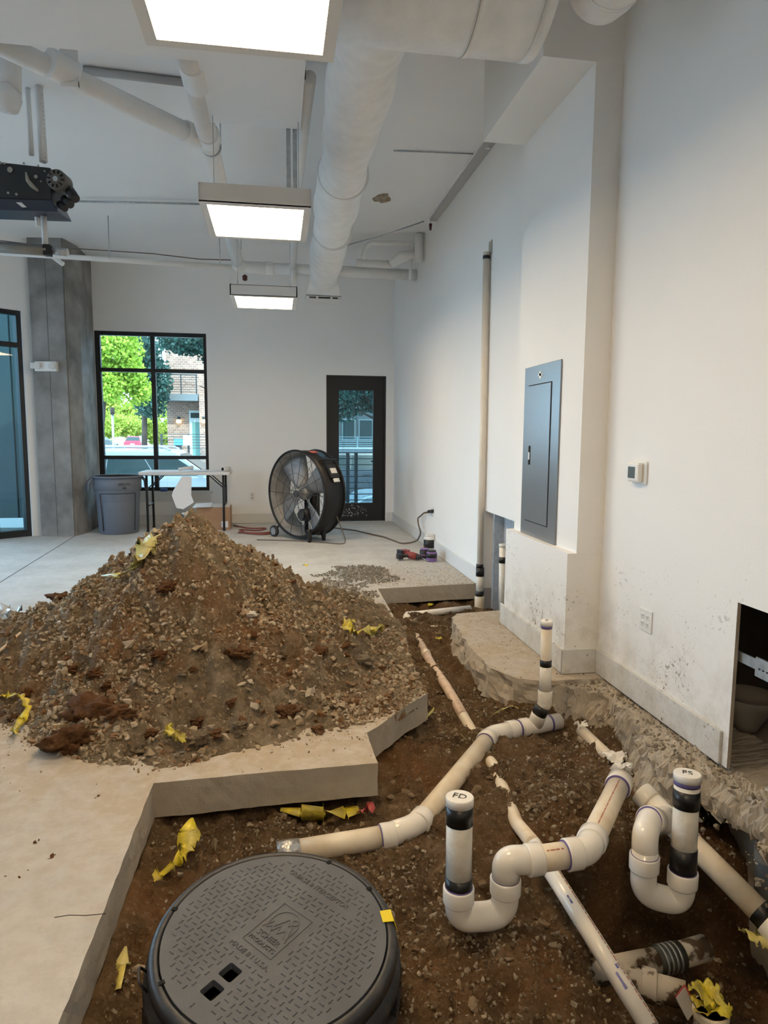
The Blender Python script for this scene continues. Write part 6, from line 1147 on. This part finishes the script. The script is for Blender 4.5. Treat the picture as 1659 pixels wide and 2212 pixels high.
# cars
def car(name, label, x, y, facing, paint, L=4.7, Hh=1.62, suv=True, yaw=0.):
    t = thing(name, label, 'car', (x, y, GZo)); Tm = Matrix.Translation((x, y, GZo)) @ Matrix.Rotation(yaw, 4, 'Z') @ Matrix.Scale(facing, 4, (1, 0, 0))
    def put(nm, mb, m, par=t, bev=0.): o = obj(nm, mb, m, par, bev); o.data.transform(Tm); fix_normals(o.data); return o
    h = L/2; W_ = .92; belt = Hh*(.68 if suv else .63)
    low = [(-h+.05, .28), (-h, .5), (-h+.02, belt-.05), (-h+.25, belt+.02), (h-1.45, belt), (h-.35, belt-.16), (h-.03, belt-.35), (h, .5), (h-.08, .27)]
    secs = [(-W_, .90), (-W_*.985, .98), (-W_*.9, 1.), (W_*.9, 1.), (W_*.985, .98), (W_, .90)]; V = []; n = len(low)
    for yy_, s_ in secs: V += [(px_*(.985 if abs(yy_) > .9*W_ else 1), yy_, .27+(pz_-.27)*(s_ if pz_ > .6 else 1)) for px_, pz_ in low]
    Fcs = [(i*n+k, i*n+(k+1) % n, (i+1)*n+(k+1) % n, (i+1)*n+k) for i in range(len(secs)-1) for k in range(n)]+[tuple(range(n)), tuple(range((len(secs)-1)*n, len(secs)*n))]
    put('body', MB().add(V, Fcs), paint)
    rb0, rb1, rt0, rt1 = (-h+.12, h-1.40, -h+.62 if suv else -h+1.15, h-2.15); wb_, wt_ = .86, .66
    put('cabin', MB().add([(rb0, -wb_, belt-.06), (rb1, -wb_, belt-.06), (rb1, wb_, belt-.06), (rb0, wb_, belt-.06), (rt0, -wt_, Hh-.05), (rt1, -wt_, Hh-.05), (rt1, wt_, Hh-.05), (rt0, wt_, Hh-.05), (rt0+.1, -wt_+.08, Hh), (rt1-.12, -wt_+.08, Hh), (rt1-.12, wt_-.08, Hh), (rt0+.1, wt_-.08, Hh)], [(3, 2, 1, 0), (0, 1, 5, 4), (1, 2, 6, 5), (2, 3, 7, 6), (3, 0, 4, 7), (4, 5, 9, 8), (5, 6, 10, 9), (6, 7, 11, 10), (7, 4, 8, 11), (8, 9, 10, 11)]), paint, t, .03)
    def sidep(u, v, s_): # u along length 0..1, v up 0..1 on the cabin side
        xl = rb0+(rt0-rb0)*v; xr_ = rb1+(rt1-rb1)*v; return (xl+(xr_-xl)*u, s_*(wb_+(wt_-wb_)*v+.008), belt-.06+(Hh-.05-belt+.06)*v)
    for s_ in (-1, 1):
        for u0, u1, ut0, ut1 in ((.05, .355, .10, .352), (.362, .66, .36, .66), (.668, .965, .668, .93)):
            put('side_window', MB().add([sidep(u0, .16, s_), sidep(u1, .16, s_), sidep(ut1, .86, s_), sidep(ut0, .86, s_)], [(0, 1, 2, 3)]), 'darkglass')
        for u in (-h+1.55, -h+2.65): put('door_handle', MB().bb(u, u+.2, s_*W_-.015, s_*W_+.015, belt-.17, belt-.14), 'railing')
        for u in (-h+1.35, -h+2.45, -h+3.5): put('door_seam', MB().bb(u, u+.008, s_*(W_-.02)-.012, s_*(W_-.02)+.012, .35, belt-.08), 'railing')
        put('mirror', MB().box((rb1-.25, s_*(W_+.06), belt+.06), (.12, .14, .12)), paint, t, .02)
        if suv: put('roof_rail', MB().tube([(rt0+.1, s_*(wt_-.05), Hh+.0), (rt0+.25, s_*(wt_-.05), Hh+.05), (rt1-.25, s_*(wt_-.05), Hh+.05), (rt1-.1, s_*(wt_-.05), Hh)], .018, 6), 'galv')
        for u in (-h+.85, h-.92):
            w_ = put('wheel', MB().lathe([(.2, -.1), (.33, -.09), (.34, 0), (.33, .09), (.2, .1)], (u, s_*(W_-.1), .34), rot_to((0, 1, 0)), 24), 'tyre'); put('wheel_rim', MB().lathe([(.21, -.105), (.21, .105)], (u, s_*(W_-.1), .34), rot_to((0, 1, 0)), 18), 'galv', w_)
        put('tail_light', MB().box((-h+.04, s_*(W_-.12), belt-.18), (.07, .2, .16)), 'red'); put('headlight', MB().box((h-.14, s_*(W_-.2), belt-.34), (.12, .3, .12)), 'darkglass')
    def endp(x0, x1, v, yv): z = belt-.06+(Hh-.05-belt+.06)*v; return (x0+(x1-x0)*v, yv*(wb_+(wt_-wb_)*v-.06), z)
    e_ = .012; put('windshield', MB().add([(lambda q: (q[0]+e_, q[1], q[2]+e_))(endp(rb1, rt1, v, s_)) for v, s_ in ((.08, -1), (.08, 1), (.92, 1), (.92, -1))], [(0, 1, 2, 3)]), 'darkglass'); put('rear_window', MB().add([(lambda q: (q[0]-e_, q[1], q[2]+e_))(endp(rb0, rt0, v, s_)) for v, s_ in ((.2, -1), (.2, 1), (.9, 1), (.9, -1))], [(0, 1, 2, 3)]), 'darkglass')
    put('number_plate', MB().box((-h-.005, 0, belt-.33), (.02, .45, .13)), 'paper'); return t
y = 14.2; car('parked_suv', 'white SUV parked close outside the window', op_(352, 1000, y)[0]+.15, y, 1, 'carwhite', 4.7, 1.60)
car('parked_sedan', 'white car parked right outside the glazed door', op_(880, 1000, 14.0)[0]+1.0, 14.0, -1, 'carwhite', 4.7, 1.35, False); car('grey_parked_car', 'dark grey car parked behind the white one at the door', op_(740, 1000, 18.5)[0]+1.2, 18.5, 1, 'cargrey', 4.6, 1.5)
car('white_parked_van', 'white van roof behind the grey car at the door', op_(790, 990, 22)[0]+1., 22.3, -1, 'carwhite', 4.8, 1.5)
car('red_car', 'small red car seen from behind in the street', op_(294, 950, 80)[0], 80, 1, 'carred', 4.2, 1.65, True, math.pi/2)
car('dark_parked_car', 'dark car parked at the left edge of the window', op_(236, 960, 50)[0]-.6, 50, 1, 'cargrey', 4.4, 1.6, True, math.pi/2-.3)
